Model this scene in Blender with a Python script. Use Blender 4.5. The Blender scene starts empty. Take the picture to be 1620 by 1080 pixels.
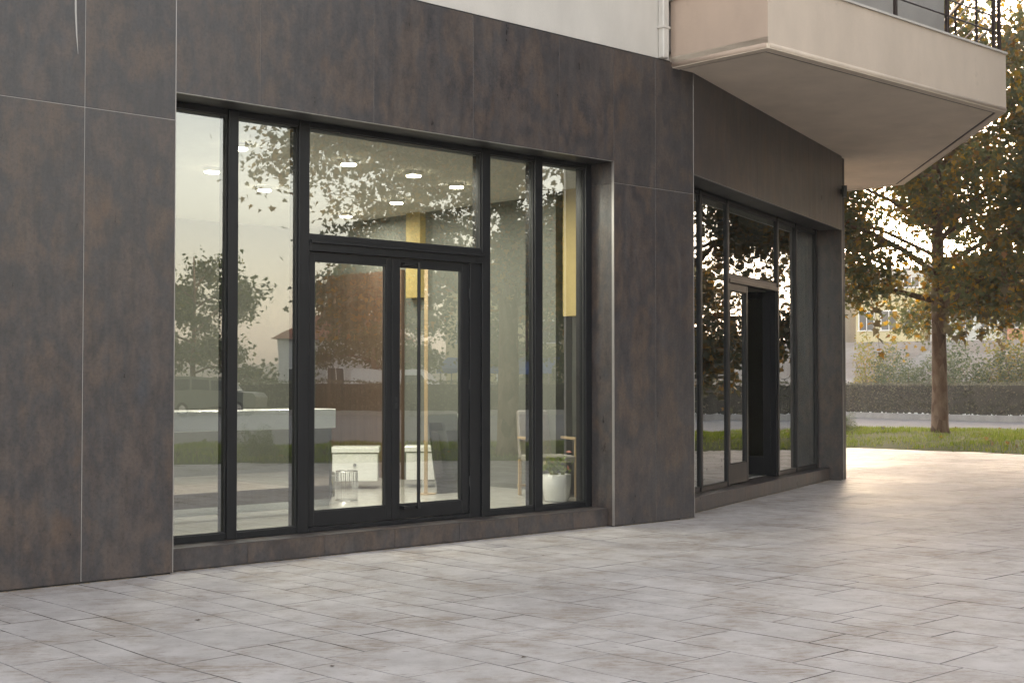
import bpy, math, random
import numpy as np
from mathutils import Matrix, Vector
R = math.radians
random.seed(7)
rng = np.random.default_rng(11)
scn = bpy.context.scene
COL = scn.collection

# ------------------------------------------------------------------ camera, sky, sun
cam_d = bpy.data.cameras.new('camera')
cam = bpy.data.objects.new('camera', cam_d); COL.objects.link(cam)
cam_d.sensor_width = 36.0; cam_d.lens = 48.89
cam_d.clip_start = 0.1; cam_d.clip_end = 6000
cam.location = (0, 0, 1.55)
cam.rotation_euler = (R(90 + 1.562), 0, 0)
scn.camera = cam

SUN_AZ, SUN_EL = 15.5, 6.2            # azimuth clockwise from +Y (view direction)
world = bpy.data.worlds.new('World'); scn.world = world; world.use_nodes = True
wt = world.node_tree; wt.nodes.clear()
sky = wt.nodes.new('ShaderNodeTexSky'); sky.sky_type = 'NISHITA'; sky.sun_disc = False
sky.sun_elevation = R(SUN_EL); sky.sun_rotation = R(SUN_AZ)
sky.air_density = 1.0; sky.dust_density = 1.7; sky.ozone_density = 1.0
bg = wt.nodes.new('ShaderNodeBackground'); bg.inputs['Strength'].default_value = 0.15
wo = wt.nodes.new('ShaderNodeOutputWorld')
veil = wt.nodes.new('ShaderNodeHueSaturation'); veil.inputs['Saturation'].default_value = .50   # thin high veil of cloud
wt.links.new(sky.outputs[0], veil.inputs['Color'])
wtint = wt.nodes.new('ShaderNodeMix'); wtint.data_type = 'RGBA'; wtint.blend_type = 'MULTIPLY'; wtint.inputs[0].default_value = 1
wtint.inputs[7].default_value = (1.0, .895, .845, 1); wt.links.new(veil.outputs[0], wtint.inputs[6])
wt.links.new(wtint.outputs[2], bg.inputs[0]); wt.links.new(bg.outputs[0], wo.inputs[0])

sd = bpy.data.lights.new('sun', 'SUN'); sun = bpy.data.objects.new('sun', sd); COL.objects.link(sun)
sd.energy = .5; sd.angle = R(11); sd.color = (1.0, 0.80, 0.55)
sdir = Vector((math.sin(R(SUN_AZ)) * math.cos(R(SUN_EL)), math.cos(R(SUN_AZ)) * math.cos(R(SUN_EL)), math.sin(R(SUN_EL))))
sun.rotation_euler = sdir.to_track_quat('Z', 'Y').to_euler()
sun.location = sdir * 300

scn.view_settings.view_transform = 'Standard'; scn.view_settings.look = 'None'
scn.view_settings.gamma = 1; scn.view_settings.use_curve_mapping = False
scn.view_settings.exposure = 3.15
try:
    scn.cycles.max_bounces = 8; scn.cycles.transparent_max_bounces = 24
    scn.cycles.caustics_reflective = False; scn.cycles.caustics_refractive = False
except Exception: pass

# ------------------------------------------------------------------ materials
class NT:
    def __init__(s, name):
        s.m = bpy.data.materials.new(name); s.m.use_nodes = True
        s.t = s.m.node_tree; s.t.nodes.clear()
        s.out = s.t.nodes.new('ShaderNodeOutputMaterial')
    def n(s, typ, **kw):
        nd = s.t.nodes.new(typ)
        for k, v in kw.items():
            if k.startswith('_'): setattr(nd, k[1:], v)
            else: nd.inputs[k.replace('__', ' ')].default_value = v
        return nd
    def l(s, a, b): s.t.links.new(a, b)
    def coords(s, kind='Object', scale=(1, 1, 1), per_object=False):
        tc = s.n('ShaderNodeTexCoord'); mp = s.n('ShaderNodeMapping'); mp.inputs['Scale'].default_value = scale
        s.l(tc.outputs[kind], mp.inputs['Vector'])
        return mp.outputs[0]
    def noise(s, vec, scale, detail=4, rough=.55):
        nd = s.n('ShaderNodeTexNoise'); nd.inputs['Scale'].default_value = scale
        nd.inputs['Detail'].default_value = detail; nd.inputs['Roughness'].default_value = rough
        s.l(vec, nd.inputs['Vector']); return nd.outputs['Fac']
    def ramp(s, fac, stops):
        nd = s.n('ShaderNodeValToRGB'); el = nd.color_ramp.elements
        while len(el) < len(stops): el.new(.5)
        for e, (p, c) in zip(el, stops):
            e.position = p; e.color = (c[0], c[1], c[2], 1) if not isinstance(c, (int, float)) else (c, c, c, 1)
        s.l(fac, nd.inputs[0]); return nd.outputs[0]
    def mix(s, fac, a, b, mode='MIX'):
        nd = s.n('ShaderNodeMix'); nd.data_type = 'RGBA'; nd.blend_type = mode
        for sock, v in ((nd.inputs[0], fac), (nd.inputs[6], a), (nd.inputs[7], b)):
            if isinstance(v, (int, float)): sock.default_value = v
            elif isinstance(v, (tuple, list)): sock.default_value = (v[0], v[1], v[2], 1)
            else: s.l(v, sock)
        return nd.outputs[2]
    def bump(s, h, strength=.3, dist=.01):
        nd = s.n('ShaderNodeBump'); nd.inputs['Strength'].default_value = strength; nd.inputs['Distance'].default_value = dist
        s.l(h, nd.inputs['Height']); return nd.outputs[0]
    def bsdf(s, color, rough=.5, metal=0, spec=.5, normal=None):
        b = s.n('ShaderNodeBsdfPrincipled')
        for k, v in (('Base Color', color), ('Roughness', rough), ('Metallic', metal), ('Specular IOR Level', spec)):
            if isinstance(v, (int, float)): b.inputs[k].default_value = v
            elif isinstance(v, (tuple, list)): b.inputs[k].default_value = (v[0], v[1], v[2], 1)
            else: s.l(v, b.inputs[k])
        if normal: s.l(normal, b.inputs['Normal'])
        s.l(b.outputs[0], s.out.inputs[0]); return b

def m_plain(name, c, rough=.5, metal=0, spec=.5, var=.12, nscale=6, bump=0):
    t = NT(name); v = t.coords()
    f = t.noise(v, nscale, 5)
    col = t.mix(f, tuple(x * (1 - var) for x in c), tuple(min(1, x * (1 + var)) for x in c))
    nrm = t.bump(t.noise(v, nscale * 12, 3), bump, .004) if bump else None
    rr = t.n('ShaderNodeMapRange'); rr.inputs['To Min'].default_value = max(.02, rough * .85); rr.inputs['To Max'].default_value = min(1, rough * 1.15)
    t.l(f, rr.inputs['Value'])
    t.bsdf(col, rr.outputs[0], metal, spec, nrm); return t.m

def m_clad():
    t = NT('oxidised_ceramic')
    oi = t.n('ShaderNodeObjectInfo'); tc = t.n('ShaderNodeTexCoord')
    off = t.n('ShaderNodeVectorMath', _operation='SCALE'); off.inputs['Scale'].default_value = 37.0
    cmb = t.n('ShaderNodeCombineXYZ'); t.l(oi.outputs['Random'], cmb.inputs[0]); t.l(oi.outputs['Random'], cmb.inputs[2])
    t.l(cmb.outputs[0], off.inputs[0])
    add = t.n('ShaderNodeVectorMath', _operation='ADD'); t.l(tc.outputs['Object'], add.inputs[0]); t.l(off.outputs[0], add.inputs[1])
    mp = t.n('ShaderNodeMapping'); mp.inputs['Scale'].default_value = (1, 1, .55); t.l(add.outputs[0], mp.inputs[0])
    ms = t.n('ShaderNodeMapping'); ms.inputs['Scale'].default_value = (5, 5, .35); t.l(add.outputs[0], ms.inputs[0])
    big = t.noise(mp.outputs[0], 1.9, 6, .62)
    med = t.noise(mp.outputs[0], 6.5, 8, .72)
    fine = t.noise(add.outputs[0], 38, 6, .75)
    streak = t.noise(ms.outputs[0], 2.2, 5, .6)
    c = t.ramp(big, [(.30, (.047, .048, .056)), (.42, (.082, .062, .054)), (.50, (.049, .045, .048)), (.59, (.090, .064, .051)), (.70, (.059, .054, .055))])
    c = t.mix(t.ramp(med, [(.38, .7), (.56, 0)]), c, (.028, .026, .030))
    c = t.mix(t.ramp(streak, [(.5, 0), (.75, .32)]), c, (.10, .088, .082))
    sp = t.ramp(fine, [(.36, .72), (.5, 1), (.68, 1.15)])
    c = t.mix(1.0, c, sp, 'MULTIPLY')
    # sparse rusty blots
    r = t.noise(mp.outputs[0], 3.1, 3, .5)
    c = t.mix(t.ramp(r, [(.66, 0), (.8, .4)]), c, (.13, .070, .035))
    rough = t.ramp(t.mix(.5, streak, med), [(.3, .24), (.7, .44)])
    b = t.bsdf(c, rough, 0, .5, t.bump(t.mix(.5, fine, streak), .16, .002)); return t.m

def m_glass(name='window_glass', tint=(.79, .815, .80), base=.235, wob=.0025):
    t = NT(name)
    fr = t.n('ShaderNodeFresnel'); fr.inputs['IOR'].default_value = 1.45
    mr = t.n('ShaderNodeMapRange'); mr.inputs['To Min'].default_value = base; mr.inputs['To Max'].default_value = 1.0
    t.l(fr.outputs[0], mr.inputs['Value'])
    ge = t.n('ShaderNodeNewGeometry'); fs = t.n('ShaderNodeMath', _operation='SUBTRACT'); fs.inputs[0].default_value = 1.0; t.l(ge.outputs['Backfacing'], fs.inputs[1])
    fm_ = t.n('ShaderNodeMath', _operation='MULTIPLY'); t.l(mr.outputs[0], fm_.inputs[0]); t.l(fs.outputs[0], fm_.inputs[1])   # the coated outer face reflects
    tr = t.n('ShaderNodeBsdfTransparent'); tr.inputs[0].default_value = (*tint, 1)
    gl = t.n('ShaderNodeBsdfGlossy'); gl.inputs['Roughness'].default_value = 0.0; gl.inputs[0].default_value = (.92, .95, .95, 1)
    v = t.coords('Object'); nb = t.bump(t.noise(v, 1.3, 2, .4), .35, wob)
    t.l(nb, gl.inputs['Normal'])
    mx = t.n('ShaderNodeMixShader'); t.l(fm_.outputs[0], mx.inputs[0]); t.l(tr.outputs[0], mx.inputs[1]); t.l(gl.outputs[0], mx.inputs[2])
    t.l(mx.outputs[0], t.out.inputs[0]); return t.m

def m_slab():
    t = NT('stamped_concrete')
    tc = t.n('ShaderNodeTexCoord'); oi = t.n('ShaderNodeObjectInfo')
    g = t.n('ShaderNodeNewGeometry')
    P = g.outputs['Position']
    big = t.noise(P, .55, 4, .6); med = t.noise(P, 3.3, 7, .68)
    rot = t.n('ShaderNodeMapping'); rot.inputs['Rotation'].default_value = (0, 0, R(-43)); rot.inputs['Scale'].default_value = (1.0, 5.0, 1)
    t.l(P, rot.inputs[0])
    grain = t.noise(rot.outputs[0], 5.5, 9, .74)
    fine = t.noise(P, 55, 5, .7)
    c = t.ramp(med, [(.3, (.36, .33, .31)), (.55, (.46, .428, .408)), (.75, (.53, .495, .47))])
    stain = t.mix(1.0, t.ramp(t.noise(P, 1.5, 8, .78), [(.47, 0), (.62, .95)]), t.ramp(grain, [(.385, 0.09), (.57, .85)]), 'MULTIPLY')
    c = t.mix(stain, c, (.22, .17, .125))
    c = t.mix(t.ramp(grain, [(.60, 0), (.74, .5)]), c, (.27, .23, .20))
    c = t.mix(t.ramp(fine, [(.66, 0), (.74, .55)]), c, (.17, .14, .12))
    fl = t.n('ShaderNodeMapping'); fl.inputs['Rotation'].default_value = (0, 0, R(-20)); fl.inputs['Scale'].default_value = (1, 3.2, 1); t.l(P, fl.inputs[0])
    flk = t.noise(fl.outputs[0], 7.5, 3, .6)
    c = t.mix(t.ramp(flk, [(.655, 0), (.70, .75)]), c, (.16, .13, .11))
    c = t.mix(t.ramp(t.noise(P, 21, 4, .7), [(.60, 0), (.70, .35)]), c, (.26, .235, .22))
    # each slab a little different
    isl = t.ramp(g.outputs['Random Per Island'], [(0, .90), (1, 1.07)])
    c = t.mix(1.0, c, isl, 'MULTIPLY')
    c = t.mix(1.0, c, t.ramp(big, [(.35, .90), (.65, 1.06)]), 'MULTIPLY')
    rough = t.ramp(t.mix(.5, grain, big), [(.35, .52), (.65, .76)])
    h = t.mix(.35, grain, fine)
    t.bsdf(c, rough, 0, .13, t.bump(h, 1.0, .011)); return t.m

def m_leaf(name, stops, trans=.45):
    t = NT(name)
    g = t.n('ShaderNodeNewGeometry')
    c = t.ramp(g.outputs['Random Per Island'], stops)
    d = t.n('ShaderNodeBsdfPrincipled'); t.l(c, d.inputs['Base Color']); d.inputs['Roughness'].default_value = .5
    d.inputs['Specular IOR Level'].default_value = .4
    tl = t.n('ShaderNodeBsdfTranslucent')
    hs = t.n('ShaderNodeHueSaturation'); hs.inputs['Value'].default_value = 1.5; hs.inputs['Saturation'].default_value = 1.15
    t.l(c, hs.inputs['Color']); t.l(hs.outputs[0], tl.inputs[0])
    mx = t.n('ShaderNodeMixShader'); mx.inputs[0].default_value = trans
    t.l(d.outputs[0], mx.inputs[1]); t.l(tl.outputs[0], mx.inputs[2]); t.l(mx.outputs[0], t.out.inputs[0]); return t.m

def m_emit(name, c, s):
    t = NT(name); e = t.n('ShaderNodeEmission'); e.inputs[0].default_value = (*c, 1); e.inputs[1].default_value = s
    t.l(e.outputs[0], t.out.inputs[0]); return t.m

def m_plaster(name, c, dirt=(.22, .17, .13), amt=.35):
    t = NT(name); v = t.coords()
    ms = t.n('ShaderNodeMapping'); ms.inputs['Scale'].default_value = (1.2, 1.2, .5); t.l(v, ms.inputs[0])
    a = t.noise(ms.outputs[0], 1.4, 6, .6); f = t.noise(v, 26, 5, .7)
    col = t.mix(t.ramp(a, [(.35, 0), (.75, 1)]), tuple(x * .88 for x in c), tuple(min(1, x * 1.05) for x in c))
    col = t.mix(t.ramp(t.noise(v, 2.6, 8, .8), [(.60, 0), (.74, amt)]), col, dirt)
    col = t.mix(t.ramp(f, [(.70, 0), (.78, .35)]), col, dirt)
    t.bsdf(col, .85, 0, .25, t.bump(t.mix(.5, a, f), .35, .008)); return t.m

def m_asphalt():
    t = NT('asphalt'); g = t.n('ShaderNodeNewGeometry'); P = g.outputs['Position']
    c = t.ramp(t.noise(P, .25, 6, .65), [(.3, (.10, .10, .104)), (.7, (.15, .148, .148))])
    c = t.mix(t.ramp(t.noise(P, 14, 4, .7), [(.4, 0), (.8, .4)]), c, (.2, .2, .2))
    t.bsdf(c, .9, 0, .2, t.bump(t.noise(P, 60, 3), .5, .01)); return t.m

def m_soil(name, stops, scale=3):
    t = NT(name); g = t.n('ShaderNodeNewGeometry'); P = g.outputs['Position']
    c = t.ramp(t.noise(P, scale, 7, .7), stops)
    t.bsdf(c, .95, 0, .1, t.bump(t.noise(P, scale * 8, 4), .5, .03)); return t.m

def m_bark():
    t = NT('plane_bark'); v = t.coords(scale=(1, 1, .45))
    vo = t.n('ShaderNodeTexVoronoi'); vo.inputs['Scale'].default_value = 6; t.l(v, vo.inputs['Vector'])
    a = t.noise(v, 5, 6, .7)
    c = t.ramp(t.mix(.45, a, vo.outputs['Color']), [(.25, (.06, .035, .024)), (.45, (.13, .075, .048)), (.6, (.22, .15, .105)), (.75, (.09, .052, .035))])
    t.bsdf(c, .9, 0, .2, t.bump(a, .9, .04)); return t.m

def m_wood(name, a, b, sc=(9, 9, .5)):
    t = NT(name); v = t.coords(scale=sc)
    c = t.ramp(t.noise(v, 2.5, 6, .65), [(.3, a), (.7, b)])
    t.bsdf(c, .5, 0, .4, t.bump(t.noise(v, 8, 3), .2, .003)); return t.m

M = {}
M['clad'] = m_clad()
M['grout'] = m_plain('pale_grout', (.42, .40, .38), .9)
M['trim'] = m_plain('edge_trim_metal', (.33, .31, .30), .35, .6)
M['lining'] = m_plain('dark_lining', (.030, .028, .028), .45, 0, .35, .2, 3)
M['frame'] = m_plain('anthracite_aluminium', (.010, .0105, .0125), .34, .0, .28, .15, 4, .05)
M['gasket'] = m_plain('rubber_gasket', (.012, .012, .013), .6)
M['glass'] = m_glass()
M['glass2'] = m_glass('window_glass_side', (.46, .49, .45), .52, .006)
M['slab'] = m_slab()
M['joint'] = m_soil('joint_dirt', [(.40, (.07, .058, .048)), (.58, (.30, .28, .27))], .9)
M['plaza'] = m_soil('plaza_concrete', [(.3, (.33, .315, .315)), (.7, (.43, .415, .41))], 1.5)
M['cream'] = m_plaster('cream_render', (.58, .545, .50), amt=.22)
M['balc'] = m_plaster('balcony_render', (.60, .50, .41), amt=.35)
M['balc_bounce'] = m_plaster('balcony_bounce_render', (.52, .40, .32), amt=.3)  # pinker copy of the balcony render, warm bounce light put into its colour
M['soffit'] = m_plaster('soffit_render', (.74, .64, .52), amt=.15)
M['groove_shade'] = m_plain('drip_groove', (.10, .08, .07), .9)  # dark colour paints in the shade of the shallow recess
M['rail'] = m_plain('rail_brown', (.035, .022, .02), .4, .3)
M['pipe'] = m_plain('pipe_cream', (.55, .52, .48), .5)
M['gwall'] = m_plaster('grey_render', (.36, .34, .315), amt=.1)
M['asphalt'] = m_asphalt()
M['kerb'] = m_soil('kerb_stone', [(.3, (.24, .23, .22)), (.7, (.36, .35, .33))], 2)
M['soil'] = m_soil('verge_soil', [(.3, (.05, .065, .02)), (.6, (.08, .095, .03)), (.8, (.17, .14, .09))], 1.1)
M['dirt'] = m_soil('terrain', [(.3, (.14, .13, .08)), (.7, (.24, .22, .15))], .1)
M['bark'] = m_bark()
AUT = [(0, (.075, .080, .055)), (.3, (.085, .088, .055)), (.5, (.115, .105, .060)), (.68, (.13, .095, .050)), (.83, (.18, .115, .045)), (.93, (.28, .17, .045)), (1, (.17, .075, .04))]
M['leaf'] = m_leaf('autumn_leaf', AUT, .52)
M['leaf_backlit'] = m_leaf('autumn_leaf_backlit', [(p, (min(.5, c[0] * 1.3), min(.5, c[1] * 1.38), c[2] * 1.05)) for p, c in AUT], .6)  # autumn colours raised to paint in the golden backlight on the main crown
M['leaf_skylit'] = m_leaf('autumn_leaf_skylit', [(p, tuple(min(.5, x * 1.55) for x in c)) for p, c in AUT], .45)  # same autumn colours brightened, skylight on the mirrored tree put into the leaves
GRN = [(0, (.035, .055, .018)), (.5, (.055, .080, .025)), (.85, (.09, .11, .03)), (1, (.15, .13, .04))]
M['leafg'] = m_leaf('green_leaf', GRN, .35)
M['hedge'] = m_leaf('hedge_leaf', [(0, (.055, .058, .034)), (.6, (.09, .092, .05)), (1, (.16, .14, .08))], .3)
M['hcore'] = m_plain('hedge_twigs', (.03, .028, .02), .9)
M['grass'] = m_leaf('grass_blade', [(0, (.08, .12, .012)), (.5, (.12, .165, .015)), (.85, (.17, .20, .03)), (1, (.20, .17, .08))], .45)
M['white'] = m_plain('white_gloss', (.78, .78, .76), .2, 0, .5, .03)
M['chrome'] = m_plain('chrome', (.75, .75, .75), .12, 1.0)
M['iwall'] = m_plain('interior_wall', (.155, .16, .14), .8)
M['iceil'] = m_plain('interior_ceiling', (.62, .60, .54), .9)
M['ifloor'] = m_plain('interior_floor', (.42, .41, .38), .22, 0, .5, .08, 2)
M['yellow'] = m_plain('yellow_wall', (.44, .34, .13), .7)
M['iwood'] = m_wood('brown_panel_wood', (.095, .060, .042), (.16, .10, .07), (6, 6, .3))
M['pwood'] = m_wood('plinth_wood', (.13, .11, .095), (.19, .165, .145))
M['lwood'] = m_wood('light_wood', (.36, .26, .15), (.48, .36, .22), (6, 6, 1))
M['dark'] = m_plain('black_plastic', (.02, .02, .02), .4)
M['lampglow'] = m_emit('lamp_glow', (1.0, .86, .62), 9)
M['tyre'] = m_plain('tyre_rubber', (.02, .02, .02), .8)

# ------------------------------------------------------------------ mesh helpers
class MB:
    def __init__(s): s.v = []; s.f = []; s.mi = []
    def box(s, x0, x1, y0, y1, z0, z1):
        b = len(s.v)
        s.v += [(x0, y0, z0), (x1, y0, z0), (x1, y1, z0), (x0, y1, z0), (x0, y0, z1), (x1, y0, z1), (x1, y1, z1), (x0, y1, z1)]
        s.f += [tuple(b + i for i in q) for q in ((0, 3, 2, 1), (4, 5, 6, 7), (0, 1, 5, 4), (1, 2, 6, 5), (2, 3, 7, 6), (3, 0, 4, 7))]
        return s
    def bev(s, x0, x1, y0, y1, z0, z1, r=.004):
        """box with chamfered edges"""
        b = len(s.v)
        X, Y, Z = (x0, x1), (y0, y1), (z0, z1); S = (1, -1); idx = {}
        for i in (0, 1):
            for j in (0, 1):
                for k in (0, 1):
                    for a in range(3):
                        p = [X[i] + S[i] * r, Y[j] + S[j] * r, Z[k] + S[k] * r]
                        p[a] = (X[i], Y[j], Z[k])[a]
                        idx[(i, j, k, a)] = len(s.v); s.v.append(tuple(p))
        def q(*k): s.f.append(tuple(idx[t] for t in k))
        for i in (0, 1):
            f = [(i, 0, 0, 0), (i, 1, 0, 0), (i, 1, 1, 0), (i, 0, 1, 0)]; q(*(f if i else f[::-1]))
            f = [(0, i, 0, 1), (0, i, 1, 1), (1, i, 1, 1), (1, i, 0, 1)]; q(*(f if i else f[::-1]))
            f = [(0, 0, i, 2), (1, 0, i, 2), (1, 1, i, 2), (0, 1, i, 2)]; q(*(f if i else f[::-1]))
        for i in (0, 1):
            for j in (0, 1):
                e = [(i, j, 0, 0), (i, j, 1, 0), (i, j, 1, 1), (i, j, 0, 1)]; q(*(e if (i == j) else e[::-1]))
                e = [(i, 0, j, 0), (i, 1, j, 0), (i, 1, j, 2), (i, 0, j, 2)]; q(*(e if (i != j) else e[::-1]))
                e = [(0, i, j, 1), (1, i, j, 1), (1, i, j, 2), (0, i, j, 2)]; q(*(e if (i == j) else e[::-1]))
                for k in (0, 1):
                    t = [(i, j, k, 0), (i, j, k, 1), (i, j, k, 2)]; q(*(t if (i + j + k) % 2 == 1 else t[::-1]))
        return s
    def tube(s, pts, radii, n=8, cap=True):
        pts = [Vector(p) for p in pts]
        if not hasattr(radii, '__len__'): radii = [radii] * len(pts)
        prev = None; rings = []
        for i, p in enumerate(pts):
            d = (pts[min(i + 1, len(pts) - 1)] - pts[max(i - 1, 0)]).normalized()
            up = Vector((0, 0, 1)) if abs(d.z) < .9 else Vector((1, 0, 0))
            a = d.cross(up).normalized() if prev is None else (prev - d * prev.dot(d)).normalized()
            prev = a; b2 = d.cross(a)
            ring = []
            for k in range(n):
                t = 2 * math.pi * k / n
                ring.append(len(s.v)); s.v.append(tuple(p + (a * math.cos(t) + b2 * math.sin(t)) * radii[i]))
            rings.append(ring)
        for r0, r1 in zip(rings, rings[1:]):
            for k in range(n): s.f.append((r0[k], r0[(k + 1) % n], r1[(k + 1) % n], r1[k]))
        if cap: s.f.append(tuple(rings[0][::-1])); s.f.append(tuple(rings[-1]))
        return s
    def lathe(s, c, prof, n=24):
        rings = []
        for r, z in prof:
            ring = []
            for k in range(n):
                t = 2 * math.pi * k / n; ring.append(len(s.v)); s.v.append((c[0] + r * math.cos(t), c[1] + r * math.sin(t), c[2] + z))
            rings.append(ring)
        for r0, r1 in zip(rings, rings[1:]):
            for k in range(n): s.f.append((r0[k], r0[(k + 1) % n], r1[(k + 1) % n], r1[k]))
        s.f.append(tuple(rings[0][::-1])); s.f.append(tuple(rings[-1])); return s
    def prism(s, poly, z0, z1):
        """poly counter-clockwise in xy"""
        b = len(s.v); n = len(poly)
        s.v += [(p[0], p[1], z0) for p in poly] + [(p[0], p[1], z1) for p in poly]
        s.f.append(tuple(range(b + n - 1, b - 1, -1))); s.f.append(tuple(range(b + n, b + 2 * n)))
        for i in range(n):
            j = (i + 1) % n; s.f.append((b + i, b + j, b + n + j, b + n + i))
        return s
    def ring(s, outer, inner, z0, z1):
        b = len(s.v); n = len(outer)
        for poly in (outer, inner):
            for z in (z0, z1): s.v += [(p[0], p[1], z) for p in poly]
        for i in range(n):
            j = (i + 1) % n
            s.f += [(b + i, b + j, b + n + j, b + n + i), (b + 2 * n + j, b + 2 * n + i, b + 3 * n + i, b + 3 * n + j),
                    (b + n + i, b + n + j, b + 3 * n + j, b + 3 * n + i), (b + j, b + i, b + 2 * n + i, b + 2 * n + j)]
        return s
    def xprism(s, poly, y0, y1):
        """poly in xz, extruded along y"""
        b = len(s.v); n = len(poly)
        s.v += [(p[0], y0, p[1]) for p in poly] + [(p[0], y1, p[1]) for p in poly]
        s.f.append(tuple(range(b, b + n))); s.f.append(tuple(range(b + 2 * n - 1, b + n - 1, -1)))
        for i in range(n):
            j = (i + 1) % n; s.f.append((b + j, b + i, b + n + i, b + n + j))
        return s
    def mesh(s, name, mat, smooth=False):
        me = bpy.data.meshes.new(name); me.from_pydata(s.v, [], s.f); me.materials.append(M[mat] if isinstance(mat, str) else mat)
        if smooth:
            me.polygons.foreach_set('use_smooth', [True] * len(me.polygons))
        if s.mi: me.materials.append(M['joint']); me.polygons.foreach_set('material_index', s.mi)
        me.update(); return me
    def obj(s, name, mat, parent=None, loc=(0, 0, 0), rz=0, smooth=False):
        return link(name, s.mesh(name, mat, smooth), parent, loc, rz)

def link(name, data, parent=None, loc=(0, 0, 0), rz=0):
    o = bpy.data.objects.new(name, data); COL.objects.link(o)
    o.location = loc; o.rotation_euler = (0, 0, rz)
    if parent: o.parent = parent
    return o
def tag(o, label=None, cat=None, group=None, kind=None):
    for k, v in (('label', label), ('category', cat), ('group', group), ('kind', kind)):
        if v: o[k] = v
    return o
def thing(name, label, cat, loc=(0, 0, 0), rz=0, group=None):
    return tag(link(name, None, None, loc, rz), label, cat, group)
def struct(name, mb, mat, **k):
    o = mb.obj(name, mat, **k); o['kind'] = 'structure'; return o

# ------------------------------------------------------------------ building frame
O = Vector((-2.7034, 11.1219, 0)); A1 = R(90 - 46.77); A2 = R(90 - 27.6)
F1 = dict(loc=(0, 0, 0), rz=0); F2 = dict(loc=(6.51, 0, 0), rz=A2 - A1)
def w1(s, y, z=0):      # facade frame (along wall, inwards, up) -> world
    return Vector((O.x + math.cos(A1) * s - math.sin(A1) * y, O.y + math.sin(A1) * s + math.cos(A1) * y, z))
def f2l(s, y):          # second facade frame -> first facade frame
    a = A2 - A1; return (6.51 + math.cos(a) * s - math.sin(a) * y, math.sin(a) * s + math.cos(a) * y)

# ------------------------------------------------------------------ ground, road, verge
PLAZA = [(-30, -20), (9, -20), (10.2, 0), (11, 6.9), (12.6, 14), (13.05, 19), (12.5, 25.5), (10.6, 29.0), (7.6, 31.9), (3, 35.4), (-8, 43), (-30, 55)]
OUTER = [(13.5, -20), (15, 0), (17, 9), (18.6, 16), (19.4, 24), (19.0, 31.6), (17.6, 37.5), (14.6, 41.3), (9.9, 42.4), (3, 45.0), (-8, 51), (-30, 62)]
def smooth_line(pts, n=6):
    out = []
    for i in range(len(pts) - 1):
        p0 = pts[max(i - 1, 0)]; p1 = pts[i]; p2 = pts[i + 1]; p3 = pts[min(i + 2, len(pts) - 1)]
        for k in range(n):
            t = k / n
            out.append(tuple(.5 * ((2 * p1[a]) + (-p0[a] + p2[a]) * t + (2 * p0[a] - 5 * p1[a] + 4 * p2[a] - p3[a]) * t * t + (-p0[a] + 3 * p1[a] - 3 * p2[a] + p3[a]) * t ** 3) for a in (0, 1)))
    out.append(pts[-1]); return out
inner = smooth_line(PLAZA[1:]); outer_l = smooth_line(OUTER)
HEDGE = [(-10, 86), (4, 74), (12, 67.6), (15.6, 64.9), (21.2, 57.4), (34.7, 47.2), (46, 33), (51.5, 21), (53.3, 11), (52.6, -6), (50.5, -22), (46, -45)]
hl = smooth_line(HEDGE, 8)

g = MB(); g.v = [(-630, -630, -.30), (630, -630, -.30), (630, 630, -.30), (-630, 630, -.30)]; g.f = [(0, 1, 2, 3)]
struct('ground', g, 'dirt')
g = MB(); g.v = [(-90, -70, -.14), (120, -70, -.14), (120, 120, -.14), (-90, 120, -.14)]; g.f = [(0, 1, 2, 3)]
struct('road', g, 'asphalt')
plaza_m = MB().prism([(-30, -20)] + inner, -.2, -.011)
plaza = struct('plaza', plaza_m, 'joint')

def inpoly(p, poly):
    c = False; n = len(poly); x, y = p
    for i in range(n):
        x1, y1 = poly[i]; x2, y2 = poly[(i + 1) % n]
        if (y1 > y) != (y2 > y) and x < (x2 - x1) * (y - y1) / (y2 - y1) + x1: c = not c
    return c
plaza_poly = [(-30, -20)] + inner

# ashlar pattern of slabs in the facade frame (u along the wall, v outwards)
MODU, MODV = .138, .142
NU, NV = int(29 / MODU), int(23 / MODV)
U0, V0 = -7.0, -8.5
grid = np.zeros((NU, NV), bool)
sizes = [(3, 6), (3, 5), (4, 6), (3, 4), (2, 4), (4, 5), (5, 6), (2, 5), (3, 7), (4, 8)]
rects = []
rs = random.Random(3)
for j in range(NV):
    for i in range(NU):
        if grid[i, j]: continue
        cand = sizes[:]; rs.shuffle(cand); cand += [(2, 3), (2, 2), (3, 3), (1, 3), (1, 2), (2, 1), (1, 1)]
        for a, b in cand:
            if i + a <= NU and j + b <= NV and not grid[i:i + a, j:j + b].any():
                # avoid leaving slivers one module wide
                if i + a < NU - 1 and not grid[i + a, j] and grid[i + a + 1, j]: continue
                grid[i:i + a, j:j + b] = True; rects.append((i, j, a, b)); break
        else:
            grid[i, j] = True; rects.append((i, j, 1, 1))
def warp(u, v):
    return (u + .013 * math.sin(1.9 * v + .7 * u) + .007 * math.sin(4.7 * v + 2.1 * u + 1), v + .012 * math.sin(1.6 * u + .9 * v + 2) + .006 * math.sin(5.1 * u + 1.3 * v))
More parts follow.
